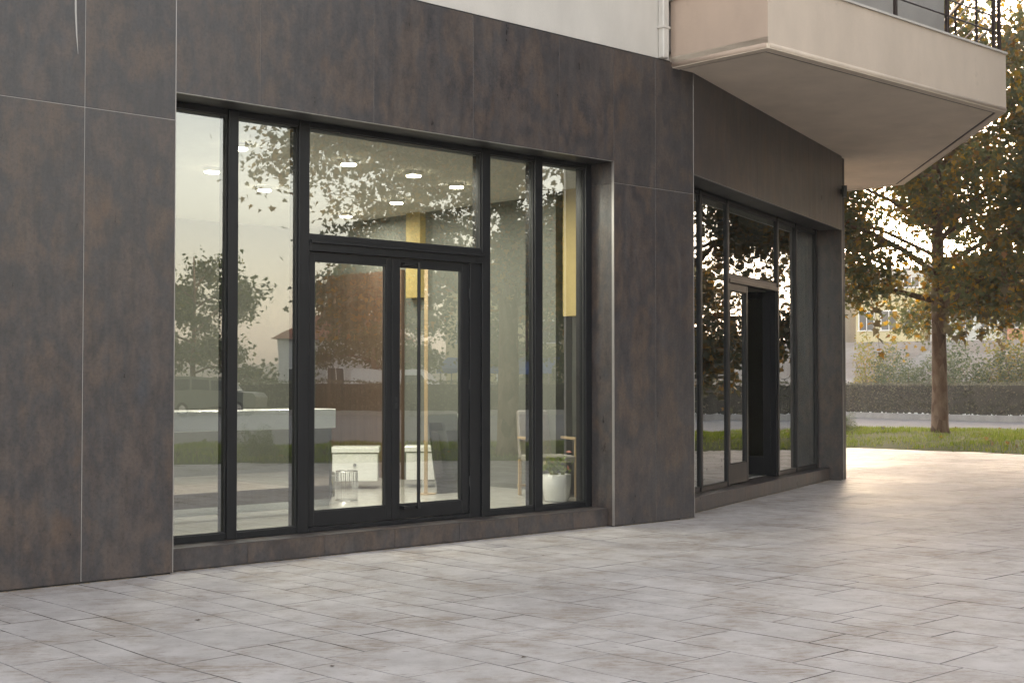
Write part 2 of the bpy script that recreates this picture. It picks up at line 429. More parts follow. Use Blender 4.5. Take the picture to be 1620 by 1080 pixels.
def slab_geo(i, j, a, b, mb, dz):
    u0, v0 = U0 + i * MODU, V0 + j * MODV; u1, v1 = u0 + a * MODU, v0 + b * MODV
    def edge(ins):
        A, B, C, D = u0 + ins, u1 - ins, v0 + ins, v1 - ins
        pts = []
        nu, nv = max(1, a // 2), max(1, b // 2)
        pts += [(A + (B - A) * k / nu, C) for k in range(nu)]
        pts += [(B, C + (D - C) * k / nv) for k in range(nv)]
        pts += [(B - (B - A) * k / nu, D) for k in range(nu)]
        pts += [(A, D - (D - C) * k / nv) for k in range(nv)]
        out = []
        for u, v in pts:
            u, v = warp(u, v); w = w1(u, -v); out.append((w.x, w.y))
        return out
    e0 = edge(.002); e1 = edge(.0052)
    base = len(mb.v); n = len(e0)
    mb.v += [(x, y, -.02) for x, y in e0] + [(x, y, -.008 + dz) for x, y in e0] + [(x, y, dz) for x, y in e1]
    for k in range(n):
        l = (k + 1) % n
        mb.f.append((base + k, base + l, base + n + l, base + n + k)); mb.f.append((base + n + k, base + n + l, base + 2 * n + l, base + 2 * n + k)); mb.mi += [1, 1]
    mb.f.append(tuple(range(base + 2 * n, base + 3 * n))); mb.mi.append(0)
vis = []; rest = []
for (i, j, a, b) in rects:
    uc, vc = U0 + (i + a / 2) * MODU, V0 + (j + b / 2) * MODV
    cor = [w1(U0 + (i + p) * MODU, -(V0 + (j + q) * MODV)) for p in (0, a) for q in (0, b)]
    c = w1(uc, -vc)
    if not all(inpoly((k.x, k.y), plaza_poly) for k in cor): continue
    # beneath the building: skip
    def inside(s, y):
        l2x = s - 6.51; a_ = A2 - A1
        s2 = math.cos(a_) * l2x + math.sin(a_) * y; y2 = -math.sin(a_) * l2x + math.cos(a_) * y
        return (y > .66 and s <= 6.51) or (s > 6.51 and y2 > .66 and s2 < 6.9 )
    if inside(uc, -vc): continue
    infr = c.y > 6.4 and abs(c.x) < c.y * .40
    (vis if infr else rest).append((c.length, i, j, a, b))
vis.sort()
for d, i, j, a, b in vis[:300]:
    mb = MB(); slab_geo(i, j, a, b, mb, rs.uniform(-.0008, .0008)); mb.obj('slab', 'slab', plaza)
mb = MB()
for d, i, j, a, b in vis[300:] + rest: slab_geo(i, j, a, b, mb, rs.uniform(-.0006, .0006))
o = mb.obj('slab_field', 'slab', plaza); o['kind'] = 'stuff'
# plain cast margin along the lawn
mg = MB()
mi = [(p[0] - .0, p[1]) for p in inner]
margin_in = []
for k, p in enumerate(inner):
    q0 = inner[max(k - 1, 0)]; q1 = inner[min(k + 1, len(inner) - 1)]
    t = Vector((q1[0] - q0[0], q1[1] - q0[1])).normalized(); margin_in.append((p[0] - t.y * 2.4, p[1] + t.x * 2.4))
for k in range(len(inner) - 1):
    b = len(mg.v); mg.v += [(*inner[k], -.0095), (*inner[k + 1], -.0095), (*margin_in[k + 1], -.0095), (*margin_in[k], -.0095)]; mg.f.append((b, b + 1, b + 2, b + 3))
mg.obj('concrete_margin', 'slab', plaza)

# lawn verge, a low mound between plaza and road
vg = MB(); NW = 8; npts = len(inner)
def verge_h(t, k): return .02 + .13 * math.sin(math.pi * min(1, max(0, t))) ** .7 + .03 * math.sin(k * 2.3 + t * 6) * math.sin(k * .7 + 1) + .02 * math.sin(k * 5.1 + t * 11)
# resample the outer line to the count of the inner one
def resample(l, n):
    d = [0]
    for a, b in zip(l, l[1:]): d.append(d[-1] + math.hypot(b[0] - a[0], b[1] - a[1]))
    out = []
    for k in range(n):
        s = d[-1] * k / (n - 1); i = max(0, min(len(l) - 2, next((q for q in range(len(d) - 1) if d[q + 1] >= s), len(l) - 2)))
        t = (s - d[i]) / max(1e-6, d[i + 1] - d[i]); out.append((l[i][0] + (l[i + 1][0] - l[i][0]) * t, l[i][1] + (l[i + 1][1] - l[i][1]) * t))
    return out
NS = 90
ri, ro = resample(inner, NS), resample(outer_l, NS)
def verge_pt(k, t):
    k = max(0, min(NS - 1.001, k)); i = int(k); f = k - i
    a = (ri[i][0] * (1 - f) + ri[i + 1][0] * f, ri[i][1] * (1 - f) + ri[i + 1][1] * f)
    b = (ro[i][0] * (1 - f) + ro[i + 1][0] * f, ro[i][1] * (1 - f) + ro[i + 1][1] * f)
    return (a[0] + (b[0] - a[0]) * t, a[1] + (b[1] - a[1]) * t, verge_h(t, k) if 0 < t < 1 else (-.005 if t <= 0 else .0))
for k in range(NS):
    for j in range(NW + 1): vg.v.append(verge_pt(k, j / NW))
for k in range(NS - 1):
    for j in range(NW):
        a = k * (NW + 1) + j; vg.f.append((a, a + 1, a + NW + 2, a + NW + 1))
struct('verge', vg, 'soil', smooth=True)
# kerbs
def ribbon(line, off0, off1, z0, z1):
    mb = MB()
    L = []
    for k, p in enumerate(line):
        q0 = line[max(k - 1, 0)]; q1 = line[min(k + 1, len(line) - 1)]
        t = Vector((q1[0] - q0[0], q1[1] - q0[1])).normalized(); nrm = (-t.y, t.x); L.append((p, nrm))
    for (p, n_) in L:
        mb.v += [(p[0] + n_[0] * off0, p[1] + n_[1] * off0, z0), (p[0] + n_[0] * off0, p[1] + n_[1] * off0, z1), (p[0] + n_[0] * off1, p[1] + n_[1] * off1, z1), (p[0] + n_[0] * off1, p[1] + n_[1] * off1, z0)]
    for k in range(len(L) - 1):
        a = 4 * k
        for j in range(4): mb.f.append((a + j, a + (j + 1) % 4, a + 4 + (j + 1) % 4, a + 4 + j))
    return mb
struct('kerb', ribbon(ro, .02, -.2, -.2, .015), 'kerb')
struct('kerb', ribbon(hl, -2.3, -2.0, -.2, .10), 'kerb')      # before the hedge
struct('median', ribbon(hl, -2.0, 3.4, -.2, .06), 'soil')

# grass blades
def blades(n, hmin, hmax, sampler, name, mat, width=.012):
    V = np.zeros((n, 3, 3), np.float32)
    P = np.array([sampler() for _ in range(n)], np.float32)
    h = rng.uniform(hmin, hmax, n); a = rng.uniform(0, 2 * math.pi, n); lean = rng.uniform(0, .6, n) * h; la = rng.uniform(0, 2 * math.pi, n)
    w = width * rng.uniform(.7, 1.4, n)
    V[:, 0] = P; V[:, 1] = P; V[:, 2] = P
    V[:, 0, 0] -= np.cos(a) * w; V[:, 0, 1] -= np.sin(a) * w; V[:, 1, 0] += np.cos(a) * w; V[:, 1, 1] += np.sin(a) * w
    V[:, 2, 0] += np.cos(la) * lean; V[:, 2, 1] += np.sin(la) * lean; V[:, 2, 2] += h
    V[:, :2, 2] -= .02
    return npmesh(name, V.reshape(-1, 3), np.arange(n * 3).reshape(n, 3), mat)
def npmesh(name, verts, faces, mat):
    me = bpy.data.meshes.new(name); k = faces.shape[1]
    me.vertices.add(len(verts)); me.vertices.foreach_set('co', np.asarray(verts, np.float32).ravel())
    me.loops.add(faces.size); me.loops.foreach_set('vertex_index', faces.astype(np.int32).ravel())
    me.polygons.add(len(faces)); me.polygons.foreach_set('loop_start', np.arange(0, faces.size, k, dtype=np.int32))
    me.materials.append(M[mat]); me.update(); me.validate(); return me
def gs():
    k = random.uniform(20, 88); t = random.random() ** .8 - .012
    # thin patches
    for _ in range(4):
        p = verge_pt(k, t)
        dens = .55 + .45 * math.sin(p[0] * 1.7 + 1.3 * math.sin(p[1] * .9)) * math.cos(p[1] * 1.3)
        if random.random() < dens: break
        k = random.uniform(20, 88); t = random.random()
    return p
tag(link('grass', blades(140000, .03, .11, gs, 'grass', 'grass', .010)), 'bright green rough grass on the low verge between paving and road', 'grass', kind='stuff')

# ------------------------------------------------------------------ building
B = thing('commercial_building', 'building with rust brown and charcoal panel cladding, two glazed shopfronts and a pale balcony', 'building', tuple(O), A1)
def part(name, mb, mat, fr=F1, parent=None, smooth=False):
    if parent is not None: return mb.obj(name, mat, parent, smooth=smooth)
    return mb.obj(name, mat, B, fr['loc'], fr['rz'], smooth)
TOP = 5.06; HEAD = 3.86; G = .0022
# backing wall behind the panels
def clad(s0, s1, z0, z1, fr=F1, g0=G, g1=G, gb=G, gt=G):
    mb = MB().bev(s0 + g0, s1 - g1, random.uniform(-.0006, .0006), .03, z0 + gb, z1 - gt, .0012)
    # object origin at the panel so that grain differs per panel
    return part('cladding_panel', mb, 'clad', fr)
ZB = .014
for s0, s1 in ((-5.6, -4.4), (-4.4, -3.2), (-3.2, -1.99), (-1.99, -.775)):
    clad(s0, s1, ZB, 3.63); clad(s0, s1, 3.63, TOP)
clad(-.775, 0, ZB, 3.63, g1=.004); clad(-.775, 0, 3.63, TOP, g1=.004)
for s0, s1 in ((0, .8), (.8, 2.0), (2.0, 3.2), (3.2, 4.37), (4.37, 5.19)):
    clad(s0, s1, HEAD, TOP, g0=.004 if s0 == 0 else .0008, g1=.0008, gb=0)
for s0, s1 in ((5.19, 5.86), (5.86, 6.51)):
    clad(s0, s1, ZB, 3.63, g0=.004 if s0 == 5.19 else .0014, g1=.001, gt=.0012, gb=0); clad(s0, s1, 3.63, TOP, g0=.002, g1=.001, gb=.0012)
for s0, s1 in ((0, 1.15), (1.15, 2.35), (2.35, 3.55), (3.55, 4.75), (4.75, 5.95), (5.95, 6.6)):
    clad(s0, s1, HEAD, TOP, F2, .0012, .0012, 0)
clad(6.575, 6.6, ZB, HEAD, F2, 0, 0, 0, 0)
# grout backing: sits 1.5 mm behind the panel faces
gb = MB().box(-5.6, -.001, .0026, .028, .02, TOP - .01).box(-.001, 5.191, .0026, .028, HEAD + .005, TOP - .01).box(5.195, 6.5, .0026, .028, .02, TOP - .01)
part('joint_grout', gb, 'grout')
part('joint_grout', MB().box(.01, 6.59, .0026, .028, HEAD + .005, TOP - .01), 'grout', F2)
part('wall', MB().box(-5.6, -.004, .032, .5, 0, TOP - .02).box(5.20, 6.3, .032, .5, 0, TOP - .02).box(-.004, 5.20, .032, .5, HEAD + .03, TOP - .02), 'lining')
part('wall', MB().box(.0, 6.57, .032, .5, HEAD + .03, TOP - .02).box(6.58, 6.9, .034, .5, 0, TOP - .02), 'lining', F2)
# thin pale edge trims round the openings
part('edge_trim', MB().box(-.0035, .0035, -.003, .03, .01, TOP), 'trim')
part('edge_trim', MB().box(5.1885, 5.1925, -.002, .03, .01, HEAD), 'trim')
part('edge_trim', MB().box(.004, 5.187, -.0015, .03, HEAD - .0045, HEAD - .0004), 'trim')
part('edge_trim', MB().box(.002, 6.572, -.002, .03, HEAD - .0045, HEAD - .0004), 'trim', F2)
part('edge_trim', MB().box(-.001, .002, -.003, .03, .01, TOP - .06), 'trim', F2)
part('edge_trim', MB().box(6.600, 6.605, -.003, .05, .01, TOP - .06), 'trim', F2)
# thick irregular sealant bead on the left wall above the joint
pts = [(-.86, -.001, TOP - .02), (-.862, -.001, 4.7), (-.858, -.001, 4.35), (-.848, -.001, 4.17), (-.835, 0, 4.03)]
part('sealant_bead', MB().tube(pts, [.009, .009, .008, .006, .001], 6), 'grout')
# reveals: head lining, jamb lining
for fr, L in ((F1, 5.19), (F2, 6.575)):
    part('head_lining', MB().box(.004, L - .004, .03, .36, HEAD, HEAD + .02), 'lining', fr)
part('jamb_panel', MB().bev(5.1945, 5.22, .004, .34, ZB, 3.63 - .002, .001), 'clad')
part('jamb_panel', MB().bev(5.1945, 5.22, .004, .34, 3.63, HEAD - .001, .001), 'clad')
part('jamb_panel', MB().box(-.02, -.005, .032, .34, ZB, HEAD), 'clad')
part('jamb_panel', MB().bev(6.579, 6.60, .031, .47, ZB, 3.63 - .002, .001), 'clad', F2)
part('jamb_panel', MB().bev(6.579, 6.60, .031, .47, 3.63, HEAD - .001, .001), 'clad', F2)
part('jamb_panel', MB().box(-.03, -.002, .033, .30, ZB, HEAD), 'clad', F2)

# sills with tiles
sill1 = part('sill', MB().box(0.0, 5.188, .10, .52, .005, .176), 'lining')
cuts = [.0, .755, 1.543, 2.325, 3.108, 3.881, 4.662, 5.186]
for a, b in zip(cuts, cuts[1:]):
    part('sill_tile', MB().bev(a + .0016, b - .0016, .090 + random.uniform(-.001, .001), .099, .013, .1785, .0008), 'clad', parent=sill1)
    part('sill_top_tile', MB().bev(a + .0016, b - .0016, .084, .50, .1790, .190, .001), 'clad', parent=sill1)
sill2 = part('sill', MB().box(0.02, 6.574, .21, .62, .005, .17), 'lining', F2)
c2 = [.02 + .8 * k for k in range(8)] + [6.574]
for a, b in zip(c2, c2[1:]):
    part('sill_tile', MB().bev(a + .0012, b - .0012, .200, .209, .013, .1725, .0008), 'clad', parent=sill2)
    part('sill_top_tile', MB().bev(a + .0012, b - .0012, .194, .60, .173, .184, .001), 'clad', parent=sill2)

# storefront glazing
def mull(s0, s1, z0, z1, y0, fr, name='mullion', y1=None):
    return part(name, MB().bev(s0, s1, y0, (y1 or y0 + .15), z0, z1, .003), 'frame', fr)
def pane(s0, s1, z0, z1, y, fr, mat='glass', parent=None):
    mb = MB().box(s0, s1, y, y + .024, z0, z1)
    return part('pane', mb, mat, fr, parent)
def beads(s0, s1, z0, z1, y, fr, parent=None, w=.012):
    mb = MB().box(s0, s1, y, y + .02, z0, z0 + w).box(s0, s1, y, y + .02, z1 - w, z1).box(s0, s0 + w, y, y + .02, z0 + w, z1 - w).box(s1 - w, s1, y, y + .02, z0 + w, z1 - w)
    return part('glazing_bead', mb, 'gasket', fr, parent)
def bay(s0, s1, z0, z1, Y, fr, mat='glass', dp=.05):
    """fixed light between mullions: rails, bead, pane"""
    part('frame_rail', MB().bev(s0, s1, Y + .012, Y + .12, z0, z0 + .055, .002), 'frame', fr)
    part('frame_rail', MB().bev(s0, s1, Y + .012, Y + .12, z1 - .05, z1, .002), 'frame', fr)
    beads(s0, s1, z0 + .055, z1 - .05, Y + dp - .025, fr)
    pane(s0 + .004, s1 - .004, z0 + .059, z1 - .054, Y + dp, fr, mat)
Y = .32; ZS, ZT = .192, HEAD - .002; ZD0, ZD1 = 2.70, 2.79
for s0, s1 in ((.004, .06), (.692, .791), (1.414, 1.529), (3.606, 3.716), (4.342, 4.450), (5.095, 5.186)):
    mull(s0, s1, ZS, ZT, Y, F1)
for s0, s1 in ((.06, .692), (.791, 1.414), (3.716, 4.342), (4.450, 5.095)):
    bay(s0, s1, ZS, ZT, Y, F1)
mull(1.529, 3.606, ZD0, ZD1, Y - .008, F1, 'transom')
part('drip_rail', MB().bev(1.531, 3.604, Y - .035, Y - .009, ZD1 - .022, ZD1 + .012, .004), 'frame')
bay(1.529, 3.606, ZD1, ZT, Y, F1)
mull(3.462, 3.606, ZS, ZD0, Y + .02, F1, 'door_jamb'); mull(1.529, 1.545, ZS, ZD0, Y + .02, F1, 'door_jamb')
part('threshold', MB().bev(1.545, 3.462, Y + .02, Y + .15, ZS, .232, .003), 'frame')
def leaf(s0, s1, z0, z1, Yd, fr, st=.088, bot=.125, top=.07, mat='glass', hinge=None, ang=0):
    """a door leaf; its own part with pane, bead, handle as sub-parts"""
    x0, x1 = (s0, s1) if hinge is None else (s0 - hinge, s1 - hinge)
    d = .065; y0 = Yd if hinge is None else 0
    mb = MB().bev(x0, x0 + st, y0, y0 + d, z0, z1, .003).bev(x1 - st, x1, y0, y0 + d, z0, z1, .003)
    mb.bev(x0 + st, x1 - st, y0 + .002, y0 + d - .002, z0, z0 + bot, .003).bev(x0 + st, x1 - st, y0 + .002, y0 + d - .002, z1 - top, z1, .003)
    o = part('door', mb, 'frame', fr)
    if hinge is not None:
        lx, ly = (hinge, Yd) if fr is F1 else f2l(hinge, Yd)
        o.location = (lx, ly, 0); o.rotation_euler = (0, 0, fr['rz'] + ang)
    beads(x0 + st, x1 - st, z0 + bot, z1 - top, y0 + .012, fr, o)
    pane(x0 + st + .003, x1 - st - .003, z0 + bot + .003, z1 - top - .003, y0 + .034, fr, mat, o)
    return o
dl = leaf(1.548, 2.492, .236, 2.697, Y + .035, F1, .062, .13, .075)
dr = leaf(2.498, 3.460, .236, 2.697, Y + .035, F1, .088, .13, .075)
part('door_handle', MB().tube([(2.75, Y - .05, .33), (2.75, Y - .05, 2.66)], .017, 12), 'frame', parent=dr, smooth=False)
for z in (.345, 2.645):
    part('handle_bracket', MB().bev(2.595, 2.77, Y - .03, Y - .012, z - .014, z + .014, .003).bev(2.60, 2.63, Y - .014, Y + .036, z - .014, z + .014, .002), 'frame', parent=dr)
part('lock', MB().bev(2.525, 2.556, Y + .026, Y + .037, 1.28, 1.385, .003).tube([(2.54, Y + .027, 1.34), (2.54, Y + .012, 1.34)], .010, 10), 'gasket', parent=dr)
for z in (.55, 1.5, 2.4):
    part('hinge', MB().tube([(3.461, Y + .03, z - .05), (3.461, Y + .03, z + .05)], .009, 8), 'gasket', parent=dr)
# storefront two
Y2 = .38
for s0, s1 in ((.004, .06), (1.28, 1.345), (2.29, 2.36), (4.47, 4.535), (5.40, 5.465), (6.48, 6.572)):
    mull(s0, s1, .186, ZT, Y2, F2)
for s0, s1 in ((.06, 1.28), (1.345, 2.29), (4.535, 5.40), (5.465, 6.48)):
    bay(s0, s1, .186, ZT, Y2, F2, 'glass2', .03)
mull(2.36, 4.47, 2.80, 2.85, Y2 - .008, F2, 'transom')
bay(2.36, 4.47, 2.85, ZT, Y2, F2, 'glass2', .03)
mull(2.362, 2.40, .186, 2.80, Y2 + .02, F2, 'door_jamb'); mull(4.425, 4.47, .186, 2.80, Y2 + .02, F2, 'door_jamb')
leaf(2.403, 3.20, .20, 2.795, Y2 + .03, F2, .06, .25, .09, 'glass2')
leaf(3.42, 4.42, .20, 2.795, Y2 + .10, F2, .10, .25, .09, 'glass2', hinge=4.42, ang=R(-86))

# small cylinder spot on the corner
lp = part('wall_lamp', MB().tube([(6.54, -.055, 4.35), (6.54, -.055, 4.53)], .042, 14).bev(6.515, 6.565, -.02, -.002, 4.40, 4.48, .002).box(6.53, 6.55, -.03, -.015, 4.42, 4.46), 'dark', F2)

# upper floor walls
part('upper_wall', MB().box(-5.6, 6.12, .022, .4, TOP + .002, 9.6), 'cream')
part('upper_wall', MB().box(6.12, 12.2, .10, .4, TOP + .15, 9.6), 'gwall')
part('wall_capping', MB().bev(-5.6, 6.12, .003, .06, TOP + .001, TOP + .012, .002), 'lining')
part('rainwater_pipe', MB().bev(5.93, 6.03, -.062, .02, TOP + .012, 9.6, .012), 'pipe')
part('pipe_clip', MB().bev(5.915, 6.045, -.07, .02, 5.40, 5.425, .003), 'pipe')
# balcony
def offset(poly, d):
    n = len(poly); out = []
    for i in range(n):
        p0, p1, p2 = Vector(poly[i - 1]), Vector(poly[i]), Vector(poly[(i + 1) % n])
        e0 = (p1 - p0).normalized(); e1 = (p2 - p1).normalized()
        n0 = Vector((-e0.y, e0.x)); n1 = Vector((-e1.y, e1.x))
        b = (n0 + n1); b = b / b.dot(n0); out.append(tuple(p1 + b * d))
    return out
BP = [(6.15, -1.3), (11.25, -1.3), (16.25, 3.2), (16.25, 9.5), (6.15, 9.5)]
SZ = 5.0
slabp = MB().prism(offset(BP, .155), SZ, SZ + .2).ring(BP, offset(BP, .115), SZ - .004, SZ + .12)
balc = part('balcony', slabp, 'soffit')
part('drip_groove', MB().ring(offset(BP, .117), offset(BP, .153), SZ + .004, SZ + .1), 'groove_shade', parent=balc)
# parapet faces (each side its own)
def wallseg(p, q, th, z0, z1, mb=None, push=0):
    mb = mb or MB(); p, q = Vector(p), Vector(q); e = (q - p).normalized(); n_ = Vector((-e.y, e.x))
    a, b = p - n_ * push, q - n_ * push; c, d = q + n_ * th, p + n_ * th
    return mb.prism([tuple(a), tuple(b), tuple(c), tuple(d)], z0, z1)
o1 = offset(BP, 0)
wl = part('parapet', wallseg((6.15, .02), (6.15, -1.3), .12, SZ + .05, 5.745), 'balc_bounce', parent=balc)
part('parapet', wallseg((6.272, -1.302), (11.25, -1.302), .12, SZ + .05, 5.745).box(6.149, 6.272, -1.303, -1.295, SZ + .05, 5.745), 'balc', parent=balc)
part('parapet', wallseg((11.25, -1.3), (16.25, 3.2), .12, SZ + .05, 5.745), 'balc', parent=balc)
part('parapet', wallseg((16.25, 3.2), (16.25, 9.5), .12, SZ + .05, 5.745), 'balc', parent=balc)
bead = offset(BP, .022)
part('edge_moulding', MB().tube([(bead[0][0], .03, SZ + .030), (*bead[0], SZ + .030)], .036, 12), 'balc_bounce', parent=balc, smooth=True)
part('edge_moulding', MB().tube([(*bead[0], SZ + .030), (*bead[1], SZ + .030)], .036, 12), 'balc', parent=balc, smooth=True)
part('edge_moulding', MB().tube([(*bead[1], SZ + .030), (*bead[2], SZ + .030), (*bead[3], SZ + .030)], .036, 12), 'balc', parent=balc, smooth=True)
cp0, cp1 = offset(BP, -.025), offset(BP, .15)
part('coping', MB().ring(cp0, cp1, 5.746, 5.771), 'cream', parent=balc)
part('parapet_upper', MB().box(6.10, 6.16, -1.25, .0, 5.78, 9.6), 'balc_bounce', parent=balc)
rl = offset(BP, .06)
for s in (7.53, 8.71, 9.89, 11.06, 11.20):
    part('railing_post', MB().bev(s - .02, s + .02, -1.26, -1.22, 5.771, 7.0, .003), 'rail', parent=balc)
dv = Vector((5, 4.5)).normalized()
for k in range(1, 6):
    p = Vector(rl[1]) + dv * (k * 1.22)
    part('railing_post', MB().tube([(p.x, p.y, 5.771), (p.x, p.y, 7.0)], .022, 6), 'rail', parent=balc)
for z in (6.02, 6.22, 6.42, 6.62, 6.82):
    part('rail', MB().tube([(6.25, -1.24, z), (rl[1][0], rl[1][1], z), (rl[2][0], rl[2][1], z), (rl[3][0], rl[3][1], z)], .0115, 6), 'rail', parent=balc)
part('handrail', MB().tube([(6.25, -1.24, 7.0), (rl[1][0], rl[1][1], 7.0), (rl[2][0], rl[2][1], 7.0), (rl[3][0], rl[3][1], 7.0)], .026, 8), 'rail', parent=balc)

# interior shell
P2 = f2l(6.6, .5)
fl = [(-5.6, .5), (6.3, .5), f2l(.0, .6), f2l(6.55, .6), (P2[0], 9.0), (-5.6, 9.0)]
part('interior_floor', MB().prism(fl, .02, .19), 'ifloor')
part('interior_ceiling', MB().prism(fl, HEAD - .06, HEAD + .06), 'iceil')
part('interior_wall', MB().box(-5.6, P2[0], 7.4, 7.6, .19, HEAD - .06).box(-5.7, -5.6, .5, 9, 0, 9.6), 'iwall')
part('interior_wall', MB().box(6.3, 6.45, .52, 7.4, .19, HEAD - .06), 'iwall')
part('outer_wall', MB().box(-5.6, P2[0], 9.0, 9.3, 0, 9.6).box(P2[0] - .2, P2[0] - .02, 2.6, 9.0, 0, TOP), 'cream')
part('roof', MB().box(-5.6, 12.2, .05, 9.3, 9.6, 9.9), 'cream')
part('bulkhead', MB().box(-5.6, 2.2, 5.2, 7.4, 2.86, HEAD - .06), 'iwall')
part('bulkhead_trim', MB().box(-5.6, 2.2, 5.15, 5.2, 2.80, 2.92), 'white')
part('wood_panelling', MB().box(6.24, 6.298, 4.9, 6.9, .19, 3.05), 'iwood')
part('yellow_board', MB().box(6.2, 6.298, 4.45, 4.75, 2.65, HEAD - .06), 'yellow')
part('yellow_pillar', MB().box(3.3, 3.75, 6.9, 7.395, .19, HEAD - .06), 'yellow')
part('grey_pillar', MB().box(6.02, 6.298, 1.7, 2.05, .19, HEAD - .06), 'iwall')
part('yellow_board', MB().box(6.10, 6.298, 1.35, 1.66, 2.30, HEAD - .06), 'yellow')
# second room lining: dark curtain
c_ = MB()
for k in range(9, 60):
    s = .2 + k * .105; y = 1.9 + .05 * math.sin(k * 1.9)
    a, b = f2l(s, y), f2l(s + .108, 1.9 + .05 * math.sin((k + 1) * 1.9)); q = len(c_.v)
    c_.v += [(*a, .2), (*b, .2), (*b, HEAD - .08), (*a, HEAD - .08)]; c_.f.append((q, q + 1, q + 2, q + 3))
M['curtain'] = m_plain('grey_curtain', (.16, .16, .13), .9)
part('curtain', c_, 'curtain')
# lamps in the ceiling
for s, y in ((2.14, 3.0), (2.89, 1.58), (3.88, 1.74), (4.8, 2.09), (5.6, 5.3), (1.54, 1.51), (3.34, 3.83), (.2, 3.2), (.4, 5.0), (5.2, 3.7)):
    c = part('ceiling_lamp', MB().lathe((s, y, HEAD - .10), [(.085, .0), (.09, .004), (.09, .04)], 20), 'chrome')
    part('lamp_disc', MB().lathe((s, y, HEAD - .112), [(.076, 0), (.082, .006)], 20), 'lampglow', parent=c)
    ld = bpy.data.lights.new('lamp_light', 'AREA'); ld.shape = 'DISK'; ld.size = .2; ld.energy = 7.5; ld.color = (1, .92, .78)
    lo = link('lamp_light', ld, B, (s, y, HEAD - .13))

# ------------------------------------------------------------------ showroom objects (top-level, placed in the facade frame)
def at(s, y, z=.19): return tuple(w1(s, y, z))
t = thing('basin_counter', 'long white wall-hung basin counter on chrome traps behind the left window', 'counter', at(0.9, 1.95, .19), A1)
MB().bev(-1.6, 1.92, -.26, .26, .865, 1.06, .006).obj('counter_top', 'white', t)
for x in (-.9, -.0, .83):
    MB().lathe((x, 0, .45), [(.012, .42), (.012, .2), (.034, .19), (.036, .0), (.028, -.01)], 14).obj('sink_trap', 'chrome', t, smooth=True)
for x in (-1.58, 1.88):
    MB().box(x, x + .03, -.2, .2, 0, .865).obj('leg', 'chrome', t)
def dispenser(s, y, lab):
    t = thing('soap_dispenser', lab, 'soap dispenser', at(s, y, 1.25), A1)
    MB().bev(-.045, .045, -.04, .04, 0, .20, .006).obj('body', 'dark', t)
    MB().tube([(0, 0, .2), (0, 0, .26), (0, -.05, .262)], .008, 8).obj('pump', 'chrome', t)
dispenser(1.78, 1.9, 'tall dark soap dispenser on the white counter behind the second window'); dispenser(.86, 1.85, 'dark soap dispenser at the far left of the white counter by the wall edge')
t = thing('display_plinth', 'low brown display plinth with a white base on the showroom floor', 'plinth', at(.9, 3.0), A1)
MB().bev(-1.6, 1.9, -.6, .5, .06, .22, .004).obj('top', 'pwood', t); MB().box(-1.62, 1.92, -.62, -.6, 0, .07).obj('base', 'white', t)
t = thing('pedal_bin', 'small chrome pedal bin on the showroom floor behind the left door leaf', 'bin', at(3.36, 2.62))
MB().lathe((0, 0, 0), [(.10, 0), (.105, .02), (.105, .30)], 24).obj('body', 'chrome', t, smooth=True); MB().lathe((0, 0, .302), [(.107, 0), (.107, .02), (.09, .045), (.02, .055)], 24).obj('lid', 'chrome', t, smooth=True)
t = thing('wire_basket', 'wire laundry basket beside the chrome pedal bin', 'basket', at(3.72, 2.72))
for k in range(16):
    a = k * math.pi / 8; MB().tube([(.12 * math.cos(a), .12 * math.sin(a), 0), (.12 * math.cos(a), .12 * math.sin(a), .34)], .004, 4).obj('wire', 'chrome', t)
for z in (.01, .33):
    MB().tube([(.12 * math.cos(k * math.pi / 8), .12 * math.sin(k * math.pi / 8), z) for k in range(17)], .006, 5, False).obj('hoop', 'chrome', t)
def vanity(s, y, lab, w=.56):
    t = thing('vanity_cabinet', lab, 'cabinet', at(s, y), A1 + R(-40), 'white bathroom cabinets')
    MB().bev(-w / 2, w / 2, -.24, .24, .10, .44, .006).obj('body', 'white', t)
    MB().bev(-w / 2 - .02, w / 2 + .02, -.26, .25, .45, .52, .008).obj('basin_top', 'white', t)
    MB().tube([(0, -.25, .3), (0, -.262, .3)], .02, 12).obj('knob', 'chrome', t)
    MB().box(-.04, .04, -.1, .2, 0, .1).obj('foot', 'chrome', t)
vanity(4.92, 4.15, 'white bathroom cabinet with basin top behind the left door leaf'); vanity(5.72, 3.75, 'white bathroom cabinet with a round knob behind the right door leaf', .48)
t = thing('standing_post', 'thin pale vertical display post behind the right door leaf', 'post', at(4.94, 2.8))
MB().bev(-.022, .022, -.022, .022, 0, 2.75, .003).obj('pole', 'lwood', t); MB().lathe((0, 0, 0), [(.12, 0), (.12, .012)], 20).obj('base', 'lwood', t)
t = thing('glass_panels', 'shower glass panels leaning together near the pale post', 'glass panels', at(5.35, 2.75), A1)
for k in range(3):
    o = MB().box(-.28, .28, -.004, .004, 0, .75 + .1 * k).obj('panel', 'glass2', t, (0.02 * k, .05 * k, 0)); o.rotation_euler = (R(-9), 0, R(4 * k))
    MB().box(.27, .282, -.006, .006, 0, .75 + .1 * k).obj('panel_edge', 'white', o)
t = thing('planter', 'round white planter with leafy pink flowering plant behind the right window', 'plant pot', at(5.38, 1.05))
MB().lathe((0, 0, 0), [(.115, 0), (.135, .02), (.16, .16), (.165, .30), (.155, .305), (.15, .27)], 28).obj('pot', 'white', t, smooth=True)
M['potleaf'] = m_leaf('pot_leaf', [(0, (.12, .17, .04)), (.7, (.22, .26, .07)), (.86, (.28, .26, .10)), (1, (.5, .2, .16))], .3)

